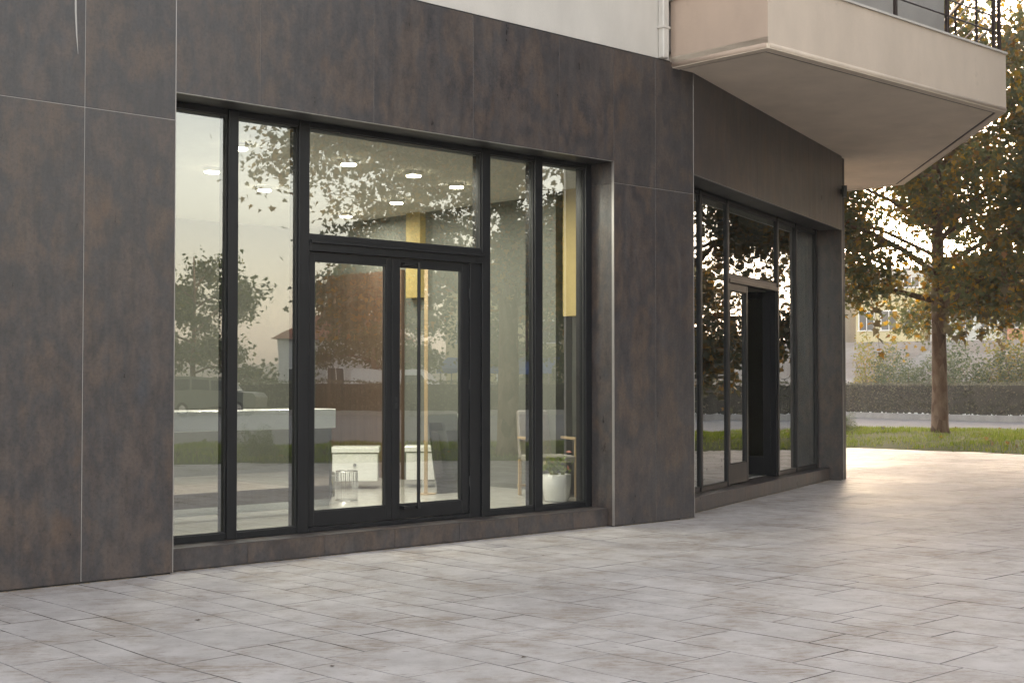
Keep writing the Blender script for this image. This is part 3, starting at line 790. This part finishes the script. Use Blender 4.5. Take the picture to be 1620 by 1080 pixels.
t2 = thing('chair', 'light wooden armchair with pale upholstered back behind the right window', 'chair', at(5.80, 1.62), A1 + R(-25))
for x in (-.26, .26):
    for y in (-.26, .24):
        MB().bev(x - .018, x + .018, y - .018, y + .018, 0, .66 if y < 0 else .42, .003).obj('leg', 'lwood', t2)
    MB().bev(x - .025, x + .025, -.29, .26, .66, .69, .004).obj('armrest', 'lwood', t2)
MB().bev(-.25, .25, -.27, .25, .40, .48, .015).obj('seat', 'gwall', t2)
o = MB().bev(-.27, .27, -.03, .03, 0, .58, .02).obj('backrest', 'gwall', t2, (0, .25, .42)); o.rotation_euler = (R(-8), 0, 0)
MB().bev(-.28, .28, .235, .275, .10, .13, .003).obj('stretcher', 'lwood', t2)

# ------------------------------------------------------------------ leaves and trees
LEAF = np.array([(0, 0), (.16, -.10), (.44, -.06), (.32, .12), (.54, .42), (.26, .40), (.20, .55), (0, .95), (-.20, .55), (-.26, .40), (-.54, .42), (-.32, .12), (-.44, -.06), (-.16, -.10)], np.float32)
OVAL = np.array([(0, 0), (.22, .25), (.25, .6), (0, 1), (-.25, .6), (-.22, .25)], np.float32)
def rand_frames(n, droop=.5):
    nrm = rng.normal(size=(n, 3)); nrm[:, 2] = np.abs(nrm[:, 2]) * (1 + droop)
    nrm /= np.linalg.norm(nrm, axis=1)[:, None]
    a = rng.normal(size=(n, 3)); a[:, 2] -= droop
    a -= nrm * (a * nrm).sum(1)[:, None]; a /= np.linalg.norm(a, axis=1)[:, None]
    return a, np.cross(nrm, a), nrm
def leafmesh(name, P, size, mat, shape=LEAF, droop=.5, fold=.25):
    n = len(P); t, b, nr = rand_frames(n, droop)
    s = (size * rng.uniform(.65, 1.25, n))[:, None, None]
    L = shape[None]
    V = P[:, None, :] + s * (L[..., 1:2] * t[:, None] + L[..., 0:1] * b[:, None] + (np.abs(L[..., 0:1]) * fold - .12 * L[..., 1:2] ** 2) * nr[:, None])
    k = len(shape)
    return npmesh(name, V.reshape(-1, 3), np.arange(n * k).reshape(n, k), mat)
pl = np.column_stack([rng.normal(0, .085, 150), rng.normal(0, .085, 150), .33 + np.abs(rng.normal(0, .075, 150))])
link('foliage', leafmesh('foliage', pl.astype(np.float32), .075, 'potleaf', OVAL), t)

def tree_mesh(seed, H=11.5, rad=5.6, zb=3.0, trunk_r=.22, nleaf=22000, leaf=.20, flat=1.0, mat='leaf', limbs=14, low_droop=.6):
    r = random.Random(seed); tb = MB(); twigs = []
    lean = (r.uniform(-.3, .3), r.uniform(-.3, .3))
    tp = [(0, 0, -.1), (0, 0, .25), (.02, .01, 1.2), (lean[0] * .2, lean[1] * .2, zb), (lean[0] * .6, lean[1] * .6, (zb + H) / 2), (lean[0], lean[1], H * .93)]
    tb.tube(tp, [trunk_r * 1.5, trunk_r * 1.1, trunk_r * .96, trunk_r * .84, trunk_r * .5, .03], 12)
    zc = (zb + H) / 2; rz = (H - zb) / 2
    def onaxis(z):
        t = max(0, min(1, z / (H * .93))); return Vector((lean[0] * t, lean[1] * t, z))
    for k in range(limbs):
        z0 = zb * .86 + (H * .8 - zb) * (k / limbs) ** 1.05
        az = k * 2.4 + r.uniform(-.4, .4)
        p0 = onaxis(z0); zt = z0 + r.uniform(.4, 2.2) * (1 if k > 3 else .35)
        rr = rad * math.sqrt(max(.08, 1 - ((zt - zc) / (rz * 1.02)) ** 2)) * r.uniform(.8, 1.02)
        if k < 5: rr = max(rr, rad * .75)
        tip = Vector((math.cos(az) * rr, math.sin(az) * rr, zt - (low_droop if k < 5 else 0)))
        mid = p0.lerp(tip, .5) + Vector((0, 0, .35 + .2 * r.random()))
        ln = [p0, p0.lerp(mid, .5) + Vector((0, 0, .1)), mid, mid.lerp(tip, .5) + Vector((0, 0, .12)), tip]
        R0 = trunk_r * (.42 if k < 6 else .3)
        tb.tube(ln, [R0, R0 * .8, R0 * .6, R0 * .4, R0 * .15], 6, False)
        for q in range(9):
            f = .25 + .75 * (q + r.random()) / 9; i = min(3, int(f * 4)); b0 = ln[i].lerp(ln[i + 1], f * 4 - i)
            side = az + r.choice((-1, 1)) * r.uniform(.4, 1.3); L = rad * .34 * r.uniform(.5, 1.15) * (1.15 - .4 * f)
            e = b0 + Vector((math.cos(side) * L, math.sin(side) * L, r.uniform(-.55, .75) * L))
            m_ = b0.lerp(e, .5) + Vector((0, 0, .1))
            tb.tube([b0, m_, e], [R0 * .32, R0 * .2, R0 * .08], 4, False)
            for w in range(4):
                c0 = b0.lerp(e, r.uniform(.35, 1)); s2 = r.uniform(0, 6.28); l2 = r.uniform(.35, .95)
                e2 = c0 + Vector((math.cos(s2) * l2, math.sin(s2) * l2, r.uniform(-.65, .35) * l2))
                tb.tube([c0, e2], [.012, .005], 3, False); twigs.append((c0, e2))
            twigs.append((m_, e))
    n = len(twigs); A = np.array([tuple(a) for a, b in twigs]); Bq = np.array([tuple(b) for a, b in twigs])
    wgt = rng.gamma(5, 1, n); wgt /= wgt.sum()
    idx = rng.choice(n, nleaf, p=wgt); f = rng.uniform(.1, 1.12, nleaf)[:, None]
    P = A[idx] * (1 - f) + Bq[idx] * f + rng.normal(0, .34, (nleaf, 3)) * [1, 1, .9]
    return tb.mesh('trunk', 'bark', True), leafmesh('crown', P.astype(np.float32), leaf, mat, LEAF if leaf > .11 else OVAL), A, Bq
def place_tree(meshes, x, y, rz, sc, label, group=None, z=0.05, name='plane_tree'):
    t = thing(name, label, 'tree', (x, y, z), rz, group); t.scale = (sc, sc, sc)
    link('trunk', meshes[0], t); c = link('crown', meshes[1], t); c['kind'] = 'stuff'
    return t
tA = tree_mesh(5, 12.5, 6.2, 3.9, .21, 78000, .15, limbs=24, low_droop=.5, mat='leaf_backlit')
tB = tree_mesh(9, 11.5, 4.2, 3.4, .21, 74000, .115, limbs=20, mat='leaf_skylit')
tC = tree_mesh(21, 12, 5.6, 2.6, .20, 82000, .14, limbs=20, low_droop=1.2)
GT = 'plane trees on the grass verge'
main = place_tree(tA, 11.4, 37.1, 0.6, 1.0, 'autumn plane tree on the grass at the right, leaves against bright sky', GT)
# hanging low leaves one can pick apart: parts of the main tree
M['leafo'] = m_leaf('orange_leaf', [(0, (.20, .10, .025)), (.5, (.28, .15, .03)), (1, (.34, .22, .05))], .55)
lm = leafmesh('leaf', np.zeros((1, 3), np.float32), .22, 'leafo', droop=1.5)
lm2 = leafmesh('leaf', np.zeros((1, 3), np.float32), .22, 'leaf', droop=1.5)
rl_ = random.Random(4)
for tw in range(26):
    a = rl_.uniform(math.pi * .9, math.pi * 2.0); rr_ = rl_.uniform(1.0, 4.6); zt = rl_.uniform(2.9, 3.9); x, y = rr_ * math.cos(a), rr_ * math.sin(a)
    L = rl_.uniform(.4, 1.1)
    MB().tube([(x, y, zt + .5), (x + .15, y, zt + .1), (x + .2, y - .1, zt - L)], [.010, .008, .004], 4, False).obj('twig', 'bark', main)
    for q in range(7):
        f = rl_.random(); o = link('leaf', rl_.choice((lm, lm2)), main, (x + .18 + rl_.uniform(-.14, .14), y - .05 + rl_.uniform(-.14, .14), zt + .2 - L * f))
        o.rotation_euler = (rl_.uniform(-.9, .9), rl_.uniform(-.9, .9), rl_.uniform(0, 6.28))
place_tree(tB, 13.2, 13.28, 2.0, 1.0, 'plane tree on the verge opposite the first shopfront, its trunk mirrored in the right window', GT)
place_tree(tC, 15.8, 21.5, 1.0, 1.0, 'plane tree on the verge between the corner tree and the one opposite the shopfront', GT)
place_tree(tC, 18.0, 30.5, 3.7, 1.05, 'plane tree at the bend of the verge, to the right of the visible one', GT)
tD = tree_mesh(33, 8.5, 4.2, 2.0, .18, 9000, .22, mat='leafg', limbs=11)
k = 0
for x, y, s, lab in ((60, 3, .95, 'green tree behind the hedge across the road, mirrored in the far left pane'), (62, -7.5, 1.05, 'broad green tree behind the hedge left of the mirrored tree in the first pane'), (64, 11, .9, 'green tree behind the hedge beside the yellow house'), (59, 22, .9, 'green tree behind the hedge across the wide junction'), (56, 33, 1.0, 'green tree behind the hedge at the road bend'), (46, 45, 1.1, 'green tree behind the hedge mirrored in the second shopfront'), (63, -19, 1.0, 'green tree furthest along the road to the right')):
    place_tree(tD, x, y, k * 1.3, s, lab, 'green trees beyond the road', name='green_tree'); k += 1

# ------------------------------------------------------------------ hedge
def along(line, f):
    d = [0]
    for a, b in zip(line, line[1:]): d.append(d[-1] + math.hypot(b[0] - a[0], b[1] - a[1]))
    s = f * d[-1]; i = 0
    while i < len(d) - 2 and d[i + 1] < s: i += 1
    t = (s - d[i]) / (d[i + 1] - d[i]); a, b = line[i], line[i + 1]
    e = Vector((b[0] - a[0], b[1] - a[1])).normalized()
    return (a[0] + (b[0] - a[0]) * t, a[1] + (b[1] - a[1]) * t), (-e.y, e.x)
ht = thing('hedge', 'long clipped dark hedge beyond the road with litter at its foot', 'hedge', (0, 0, 0))
ribbon(hl, -.75, .45, .05, 1.30).obj('hedge_core', 'hcore', ht)
N = 60000; HP = np.zeros((N, 3), np.float32)
for i in range(N):
    (px, py), nr = along(hl, random.random()); u = random.random()
    bump_ = .06 * math.sin(px * 2.1 + py * 1.3) + .04 * math.sin(px * 5 - py * 4)
    if u < .55: o_, z = -.80 + random.gauss(0, .05) + bump_, random.uniform(.12, 1.38)
    elif u < .9: o_, z = random.uniform(-.8, .5), 1.36 + abs(random.gauss(0, .05)) + bump_ * .9
    else: o_, z = .5 + random.gauss(0, .05), random.uniform(.1, 1.38)
    HP[i] = (px + nr[0] * o_, py + nr[1] * o_, z)
c = link('hedge_leaves', leafmesh('hedge_leaves', HP, .10, 'hedge', OVAL), ht); c['kind'] = 'stuff'
# litter at the hedge foot
lit = MB()
for k in range(420):
    (px, py), nr = along(hl, random.uniform(.08, .5)); o_ = random.uniform(-1.5, -.85); s = random.uniform(.015, .06); z = .065
    x, y = px + nr[0] * o_, py + nr[1] * o_; q = len(lit.v)
    lit.v += [(x - s, y - s * .6, z), (x + s, y - s * .4, z), (x + s * .4, y + s, z + s * .8), (x, y, z + s * 1.3)]; lit.f += [(q, q + 1, q + 2), (q, q + 1, q + 3), (q + 1, q + 2, q + 3), (q + 2, q, q + 3)]
tag(lit.obj('litter', 'white'), 'scattered pale paper litter along the foot of the hedge', 'litter', kind='stuff')
# loose shrubs between hedge and embankment
shrub_mats = []
M['shrub'] = m_leaf('shrub_leaf', [(0, (.05, .075, .03)), (.6, (.08, .11, .045)), (1, (.14, .15, .06))], .4)
M['shruby'] = m_leaf('yellow_shrub_leaf', [(0, (.14, .15, .03)), (.6, (.24, .22, .05)), (1, (.32, .2, .06))], .5)
def shrub_mesh(n, r, h, mat, leaf=.13):
    th = rng.uniform(0, 6.28, n); u = rng.uniform(0, 1, n) ** .45; ph = rng.uniform(0, 1, n)
    blob = 1 + .25 * np.sin(th * 3 + 1) + .15 * np.sin(ph * 9)
    P = np.column_stack([r * u * np.cos(th) * np.sqrt(1 - ph ** 2 * .8) * blob, r * u * np.sin(th) * np.sqrt(1 - ph ** 2 * .8) * blob, .15 + h * ph * (.5 + .5 * u) * blob])
    st = MB()
    for k in range(7):
        a = k * .9; st.tube([(0, 0, 0), (r * .3 * math.cos(a), r * .3 * math.sin(a), h * .4), (r * .6 * math.cos(a), r * .6 * math.sin(a), h * .8)], [.03, .02, .006], 5, False)
    return st.mesh('stems', 'bark'), leafmesh('foliage', P.astype(np.float32), leaf, mat, OVAL)
S1 = shrub_mesh(7000, 1.9, 2.1, 'shrub', .11); S2 = shrub_mesh(3000, 1.1, 2.7, 'shruby', .12)
shr = [(S1, 19.5, 68.6, 1.0, 'rounded green shrub behind the hedge nearest the building corner'), (S1, 22.2, 66.6, 1.1, 'green shrub behind the hedge left of the tree trunk'),
       (S1, 27.4, 62.8, 1.05, 'large green shrub behind the hedge right of the tree trunk'), (S1, 30.2, 61.0, 1.0, 'green shrub behind the hedge near the right frame edge'),
       (S2, 18.3, 70.5, 1.0, 'yellowish slender shrub beside the building corner'), (S2, 23.9, 66.2, 1.15, 'tall yellow-green shrub standing among the green ones left of the lamp post'),
       (S2, 28.9, 61.4, 1.2, 'loose yellow-leaved shrub right of the tree trunk'), (S2, 31.2, 61.6, 1.5, 'tall sparse orange-yellow shrub at the right edge of the picture'), (S1, 25.0, 65.2, .9, 'low green shrub behind the white lamp post')]
for S, x, y, s, lab in shr:
    t = thing('shrub', lab, 'shrub', (x, y, .1), random.uniform(0, 6), 'shrubs behind the hedge'); t.scale = (s * 1.3, s * 1.3, s * 1.08)
    link('stems', S[0], t); link('foliage', S[1], t)['kind'] = 'stuff'
# weeds on the verge
for x, y, s, lab in ((8.9, 37.5, .22, 'small tuft of weeds on the grass left of the tree'), (11.9, 8.6, .22, 'bushy weed clump on the verge opposite the left window')):
    t = thing('weed_clump', lab, 'weed', (x, y, .08)); t.scale = (s, s, s); link('stems', S1[0], t); link('foliage', S1[1], t)['kind'] = 'stuff'
# white lamp post
M['post'] = m_plain('white_post', (.75, .76, .76), .5)
t = thing('street_lamp', 'white street lamp post behind the hedge just left of the tree trunk', 'street lamp', (20.3, 66.6, 0))
MB().tube([(0, 0, 0), (0, 0, 9)], [.13, .08], 12).obj('post', 'post', t, smooth=True); MB().tube([(0, 0, 9), (-.9, -.6, 9.5), (-1.6, -1.1, 9.55)], .04, 8).obj('arm', 'post', t); MB().bev(-2.1, -1.5, -1.25, -1.0, 9.48, 9.6, .02).obj('lamp_head', 'post', t)

# ------------------------------------------------------------------ embankment and houses
M['bank'] = m_soil('bank_concrete', [(.3, (.20, .165, .135)), (.6, (.30, .27, .24)), (.75, (.38, .35, .32))], .35)
bk = MB(); E0 = [(6, 92), (20, 84), (34, 74), (52, 60)]; E1 = [(14, 106), (28, 97), (43, 86), (63, 70)]
for (a, b) in zip(E0, E1): bk.v += [(*a, -.1), (*b, 4.2), (b[0] + 40, b[1] + 50, 4.6)]
for k in range(3):
    for j in range(2): q = 3 * k + j; bk.f.append((q, q + 3, q + 4, q + 1))
struct('embankment', bk, 'bank')
st_ = MB()
for k in range(26):      # steps up the bank
    f = k / 26; x = 24.5 + 5.2 * f; y = 81.3 + 14.2 * f; st_.box(x - 4.6 * (1 - f), x - 4.6 * (1 - f) + 1.3, y, y + .7, 4.3 * f - .3, 4.3 * f + .16)
struct('steps', st_, 'kerb')
def hmat(n, c): M[n] = m_plaster(n, c, amt=.12); return n
houses = [('pink', (.55, .30, .25)), ('whitewash', (.62, .62, .60)), ('pale_yellow', (.60, .52, .30)), ('offwhite', (.58, .57, .52)), ('salmon', (.58, .27, .18)), ('ivory', (.56, .50, .40)), ('chalk', (.60, .58, .55)), ('ochre', (.48, .32, .12))]
for n_, c in houses: hmat(n_, c)
M['pane_dark'] = m_plain('dark_window_pane', (.05, .06, .07), .1)
M['tile'] = m_plain('roof_tile', (.24, .10, .06), .8, 0, .3, .3, 3)
def house(x, y, rz, w, d, h, mat, label, z=0, floors=2, cols=3, roof='flat'):
    t = thing('house', label, 'house', (x, y, z), rz, 'houses on the far side of the road')
    MB().box(-w / 2, w / 2, 0, d, -.4, h).obj('wall', mat, t)
    if roof == 'flat': MB().ring([(-w / 2 - .1, -.1), (w / 2 + .1, -.1), (w / 2 + .1, d + .1), (-w / 2 - .1, d + .1)], [(-w / 2 + .2, .2), (w / 2 - .2, .2), (w / 2 - .2, d - .2), (-w / 2 + .2, d - .2)], h, h + .5).obj('parapet', 'offwhite', t)
    else:
        mb = MB(); mb.v = [(-w / 2 - .4, -.4, h), (w / 2 + .4, -.4, h), (w / 2 + .4, d + .4, h), (-w / 2 - .4, d + .4, h), (-w / 4, d / 2, h + 1.8), (w / 4, d / 2, h + 1.8)]
        mb.f = [(0, 1, 5, 4), (1, 2, 5), (2, 3, 4, 5), (3, 0, 4), (3, 2, 1, 0)]; mb.obj('roof', 'tile', t)
    for f in range(floors):
        for c_ in range(cols):
            cx = -w / 2 + w * (c_ + .5) / cols; z0 = .9 + f * 3.0
            wn = MB().ring([(0, 0)] * 4, [(0, 0)] * 4, 0, 0) if False else MB()
            wn.box(cx - .62, cx - .54, -.07, .04, z0, z0 + 1.4).box(cx + .54, cx + .62, -.07, .04, z0, z0 + 1.4).box(cx - .54, cx + .54, -.07, .04, z0 + 1.32, z0 + 1.4).box(cx - .7, cx + .7, -.12, .04, z0 - .08, z0).box(cx - .025, cx + .025, -.05, .03, z0, z0 + 1.32)
            o = wn.obj('window', 'white', t); MB().box(cx - .54, cx + .54, -.02, .01, z0, z0 + 1.32).obj('pane', 'pane_dark', o)
    return t
place = [(14.5, 107, 'pink', 7, 'pink two-storey house at the building corner, far across the road'), (21, 103, 'whitewash', 6.5, 'whitewashed house with a flat roof beside the pink one'), (27, 99.5, 'pale_yellow', 5, 'pale yellow narrow house above the embankment'), (31.5, 96.5, 'offwhite', 5, 'off-white house behind the low branches left of the trunk'), (36.0, 93.2, 'salmon', 5.5, 'salmon red house behind the tree trunk'), (41.5, 89.0, 'ivory', 7, 'ivory house right of the tree trunk'), (48, 84, 'chalk', 7, 'chalk white house at the right edge of the picture')]
for x, y, m_, w, lab in place: house(x, y, R(-36), w, 7, 4.9 + random.uniform(-.4, .7), m_, lab, z=4.2, roof='flat')
# houses beyond the road on the right: mirrored in the glass
house(74, 9.3, R(-84), 8, 8, 7.2, 'pale_yellow', 'yellow two-storey house across the junction mirrored in the door glass', roof='hip')
house(72, 19, R(-80), 7, 8, 6.2, 'chalk', 'white house with a balcony beside the mirrored yellow house')
house(70, 29, R(-70), 7, 8, 6.5, 'ochre', 'ochre house mirrored as an orange patch in the right windows', roof='hip')
house(76, -2, R(-92), 8, 8, 4.2, 'whitewash', 'low white house behind the trees mirrored in the second window', floors=1, roof='hip')
house(62, 47, R(-55), 9, 8, 6.5, 'ivory', 'ivory house at the bend mirrored in the second shopfront', roof='hip')

# far hills
hm = MB(); nh = 72
for k in range(nh):
    a = 2 * math.pi * k / nh; h_ = 9 + 7 * math.sin(a * 3 + 1) + 4 * math.sin(a * 7); Rr = 420
    hm.v += [(Rr * math.cos(a), Rr * math.sin(a), -1), ((Rr + 120) * math.cos(a), (Rr + 120) * math.sin(a), max(4, h_))]
for k in range(nh): j = (k + 1) % nh; hm.f.append((2 * k, 2 * k + 1, 2 * j + 1, 2 * j))
struct('hills', hm, 'dirt', smooth=True)

# ------------------------------------------------------------------ vehicles
def vehicle(name, label, cat, x, y, rz, prof, win, paint, L, W=1.75, wr=.33, wheels=(-1.35, 1.3), group=None):
    t = thing(name, label, cat, (x, y, -.14), rz, group)
    MB().xprism(prof, -W / 2, W / 2).obj('body', paint, t)
    for s in (-1, 1):
        for w_ in win:
            yy = s * (W / 2 + .004); mb = MB(); q = [(p[0], yy, p[1]) for p in w_]; mb.v = list(q); mb.f = [tuple(range(len(q)))]
            mb.v += [(p[0], yy - s * .03, p[1]) for p in w_]; n = len(q); mb.f += [(i, (i + 1) % n, n + (i + 1) % n, n + i) for i in range(n)]
            mb.obj('side_window', 'pane_dark', t)
        for wx in wheels:
            wh = MB().tube([(wx, s * (W / 2 - .2), wr), (wx, s * (W / 2 + .01), wr)], wr, 18).obj('wheel', 'tyre', t)
            MB().tube([(wx, s * (W / 2), wr), (wx, s * (W / 2 + .02), wr)], wr * .6, 14).obj('rim', 'chrome', wh)
    for s in (-.6, .6):
        MB().bev(L / 2 - .03, L / 2 + .02, s - .15, s + .15, .62, .78, .01).obj('headlight', 'white', t)
        MB().bev(-L / 2 - .02, -L / 2 + .03, s - .13, s + .13, .68, .85, .01).obj('tail_light', 'redlamp', t)
    return t
M['redlamp'] = m_plain('red_lamp', (.35, .02, .02), .3); M['paintw'] = m_plain('white_paint', (.72, .73, .75), .25, 0, .6, .03)
M['paintb'] = m_plain('blue_silver_paint', (.30, .38, .50), .25, .3, .6, .05); M['paintd'] = m_plain('olive_paint', (.12, .13, .11), .3, .1, .6, .05)
car_p = [(-2.1, .3), (2.1, .3), (2.15, .6), (2.0, .85), (1.05, .98), (.35, 1.42), (-1.0, 1.46), (-1.75, 1.05), (-2.1, .98)]
car_w = [[(-1.45, 1.02), (-.35, 1.02), (-.35, 1.36), (-1.02, 1.36)], [(-.25, 1.02), (.88, 1.02), (.3, 1.34), (-.25, 1.36)]]
van_p = [(-2.6, .35), (2.6, .35), (2.65, .8), (2.45, 1.15), (1.75, 1.35), (1.2, 2.1), (.9, 2.2), (-2.5, 2.22), (-2.6, 2.1)]
van_w = [[(.2, 1.25), (1.55, 1.25), (1.1, 1.9), (.2, 1.95)]]
suv_p = [(-2.1, .4), (2.1, .4), (2.15, .9), (2.0, 1.1), (1.1, 1.18), (.65, 1.78), (-2.0, 1.82), (-2.1, 1.7)]
suv_w = [[(-1.9, 1.2), (-1.0, 1.2), (-1.0, 1.68), (-1.85, 1.68)], [(-.9, 1.2), (-.1, 1.2), (-.1, 1.68), (-.9, 1.68)], [(0, 1.2), (.95, 1.2), (.58, 1.66), (0, 1.68)]]
vehicle('off_road_car', 'dark olive off-road car by the far kerb mirrored in the leftmost pane', 'car', 48.6, -2.4, R(92), suv_p, suv_w, 'paintd', 4.2)
vehicle('van', 'white van behind the hedge mirrored in the left door leaf', 'van', 58.5, 4.9, R(95), van_p, van_w, 'paintw', 5.2)
vehicle('parked_car', 'white car behind the hedge beside the blue awning', 'car', 58, 10.2, R(95), car_p, car_w, 'paintw', 4.2, group='cars parked beyond the hedge')
vehicle('parked_car', 'pale blue car behind the hedge mirrored in the right window', 'car', 57.5, 15.6, R(100), car_p, car_w, 'paintb', 4.2, group='cars parked beyond the hedge')
vehicle('parked_car', 'blue silver car on the road mirrored in the second shopfront', 'car', 34.4, 42.5, R(-44), car_p, car_w, 'paintb', 4.2)
M['awn'] = m_plain('blue_tarpaulin', (.03, .09, .28), .6)
t = thing('market_awning', 'blue tarpaulin awning on posts behind the hedge across the junction', 'awning', (62.5, 9.6, 0), R(8))
mb = MB(); mb.v = [(-1.5, -3.2, 2.1), (1.2, -3.2, 2.8), (1.2, 3.2, 2.8), (-1.5, 3.2, 2.1), (-1.5, -3.2, 1.85), (-1.5, 3.2, 1.85)]; mb.f = [(0, 1, 2, 3), (4, 0, 3, 5)]; mb.obj('canopy', 'awn', t)
for x_, y_ in ((-1.4, -3), (-1.4, 3), (1.1, -3), (1.1, 3)): MB().tube([(x_, y_, 0), (x_, y_, 2.1 if x_ < 0 else 2.75)], .04, 8).obj('post', 'chrome', t)
M['board'] = m_plain('yellow_board_sign', (.45, .40, .22), .6)

# grit and sand gathered where the walls meet the paving
M['sand'] = m_plain('sand_grit', (.30, .24, .18), .95, 0, .1, .3, 30)
gm = MB(); rg = random.Random(8)
def grit(s0, s1, yy, fr):
    s_ = s0
    while s_ < s1:
        L = rg.uniform(.01, .09); w_ = rg.uniform(.004, .02) * (1 if rg.random() < .75 else 1.8); s_ += L * rg.uniform(.6, 2.4)
        P_ = [(s_, yy), (s_ + L * .3, yy - w_), (s_ + L * .8, yy - w_ * .8), (s_ + L, yy)]
        if fr: P_ = [f2l(*p) for p in P_]
        b = len(gm.v); c_ = (sum(p[0] for p in P_) / 4, sum(p[1] for p in P_) / 4)
        gm.v += [tuple(w1(p[0], p[1], .0015)) for p in P_] + [tuple(w1(c_[0], c_[1], .006))]
        gm.f += [(b, b + 4, b + 1), (b + 1, b + 4, b + 2), (b + 2, b + 4, b + 3), (b + 3, b + 4, b)]
for a_, b_, y_, f_ in ((-3.5, 0, .006, 0), (0, 5.18, .095, 0), (5.2, 6.5, .006, 0), (.02, 6.55, .205, 1)): grit(a_, b_, y_, f_); grit(a_, b_, y_, f_)
tag(gm.obj('grit', 'sand'), 'thin line of sandy grit gathered along the foot of the wall', 'grit', kind='stuff')
# leaves lying in the grass
VP = np.array([(lambda p: (p[0], p[1], p[2] + random.uniform(.03, .09)))(verge_pt(random.uniform(20, 88), random.uniform(.02, .98))) for _ in range(500)], np.float32)
tag(link('leaf_litter', leafmesh('leaf_litter', VP, .10, 'leaf', droop=.1)), 'scattered fallen brown and orange leaves in the grass of the verge', 'leaves', kind='stuff')

# fallen leaves on the paving
fl_m = leafmesh('fallen_leaf', np.zeros((1, 3), np.float32), .10, 'leaf', fold=.1, droop=.2)
M['dry'] = m_plain('dry_leaf', (.07, .045, .03), .8)
fm = MB(); fm.v = [(p[0] * .11, p[1] * .11, .006 + .015 * abs(p[0])) for p in LEAF]; fm.f = [tuple(range(len(LEAF)))]
fme = fm.mesh('fallen_leaf', 'dry')
def gp(px, py):   # ground point under a viewing ray, used once to lay out small litter at real positions
    p = math.atan(60 / 2200); u = (px - 810) / 2200; v = (540 - py) / 2200
    d = Vector((u, math.cos(p) - v * math.sin(p), math.sin(p) + v * math.cos(p))); t_ = -1.55 / d.z; return (d.x * t_, d.y * t_, .002)
for px, py, lab in ((1260, 829, 'dry leaf on the paving in front of the second shopfront'), (1420, 743, 'dark leaf on the paving near the lawn'), (857, 879, 'dark leaf on the paving below the first sill'), (955, 916, 'tiny dark leaf right of the shopfront pier'), (315, 981, 'brown leaf on the paving below the left wall'), (1583, 808, 'tiny leaf at the right of the paving'), (1298, 857, 'small leaf in front of the open doorway'), (830, 1039, 'small dark leaf in the centre foreground'), (1618, 905, 'leaf at the right picture edge'), (524, 1054, 'brown leaf at the bottom left foreground')):
    x, y, z = gp(px, py); o = link('fallen_leaf', fme, None, (x, y, z), random.uniform(0, 6)); s = random.uniform(.2, .42); o.scale = (s, s, s)
    tag(o, lab, 'leaf', 'fallen leaves on the paving')

# ------------------------------------------------------------------ evening haze
hz = NT('haze_air'); pv = hz.n('ShaderNodeVolumePrincipled'); pv.inputs['Density'].default_value = .0010; pv.inputs['Color'].default_value = (1, .97, .93, 1); pv.inputs['Anisotropy'].default_value = .45
hz.l(pv.outputs[0], hz.out.inputs['Volume']); M['haze'] = hz.m
ho = MB().box(-640, 640, -640, 640, -1.4, 24).obj('haze', 'haze'); ho['kind'] = 'stuff'
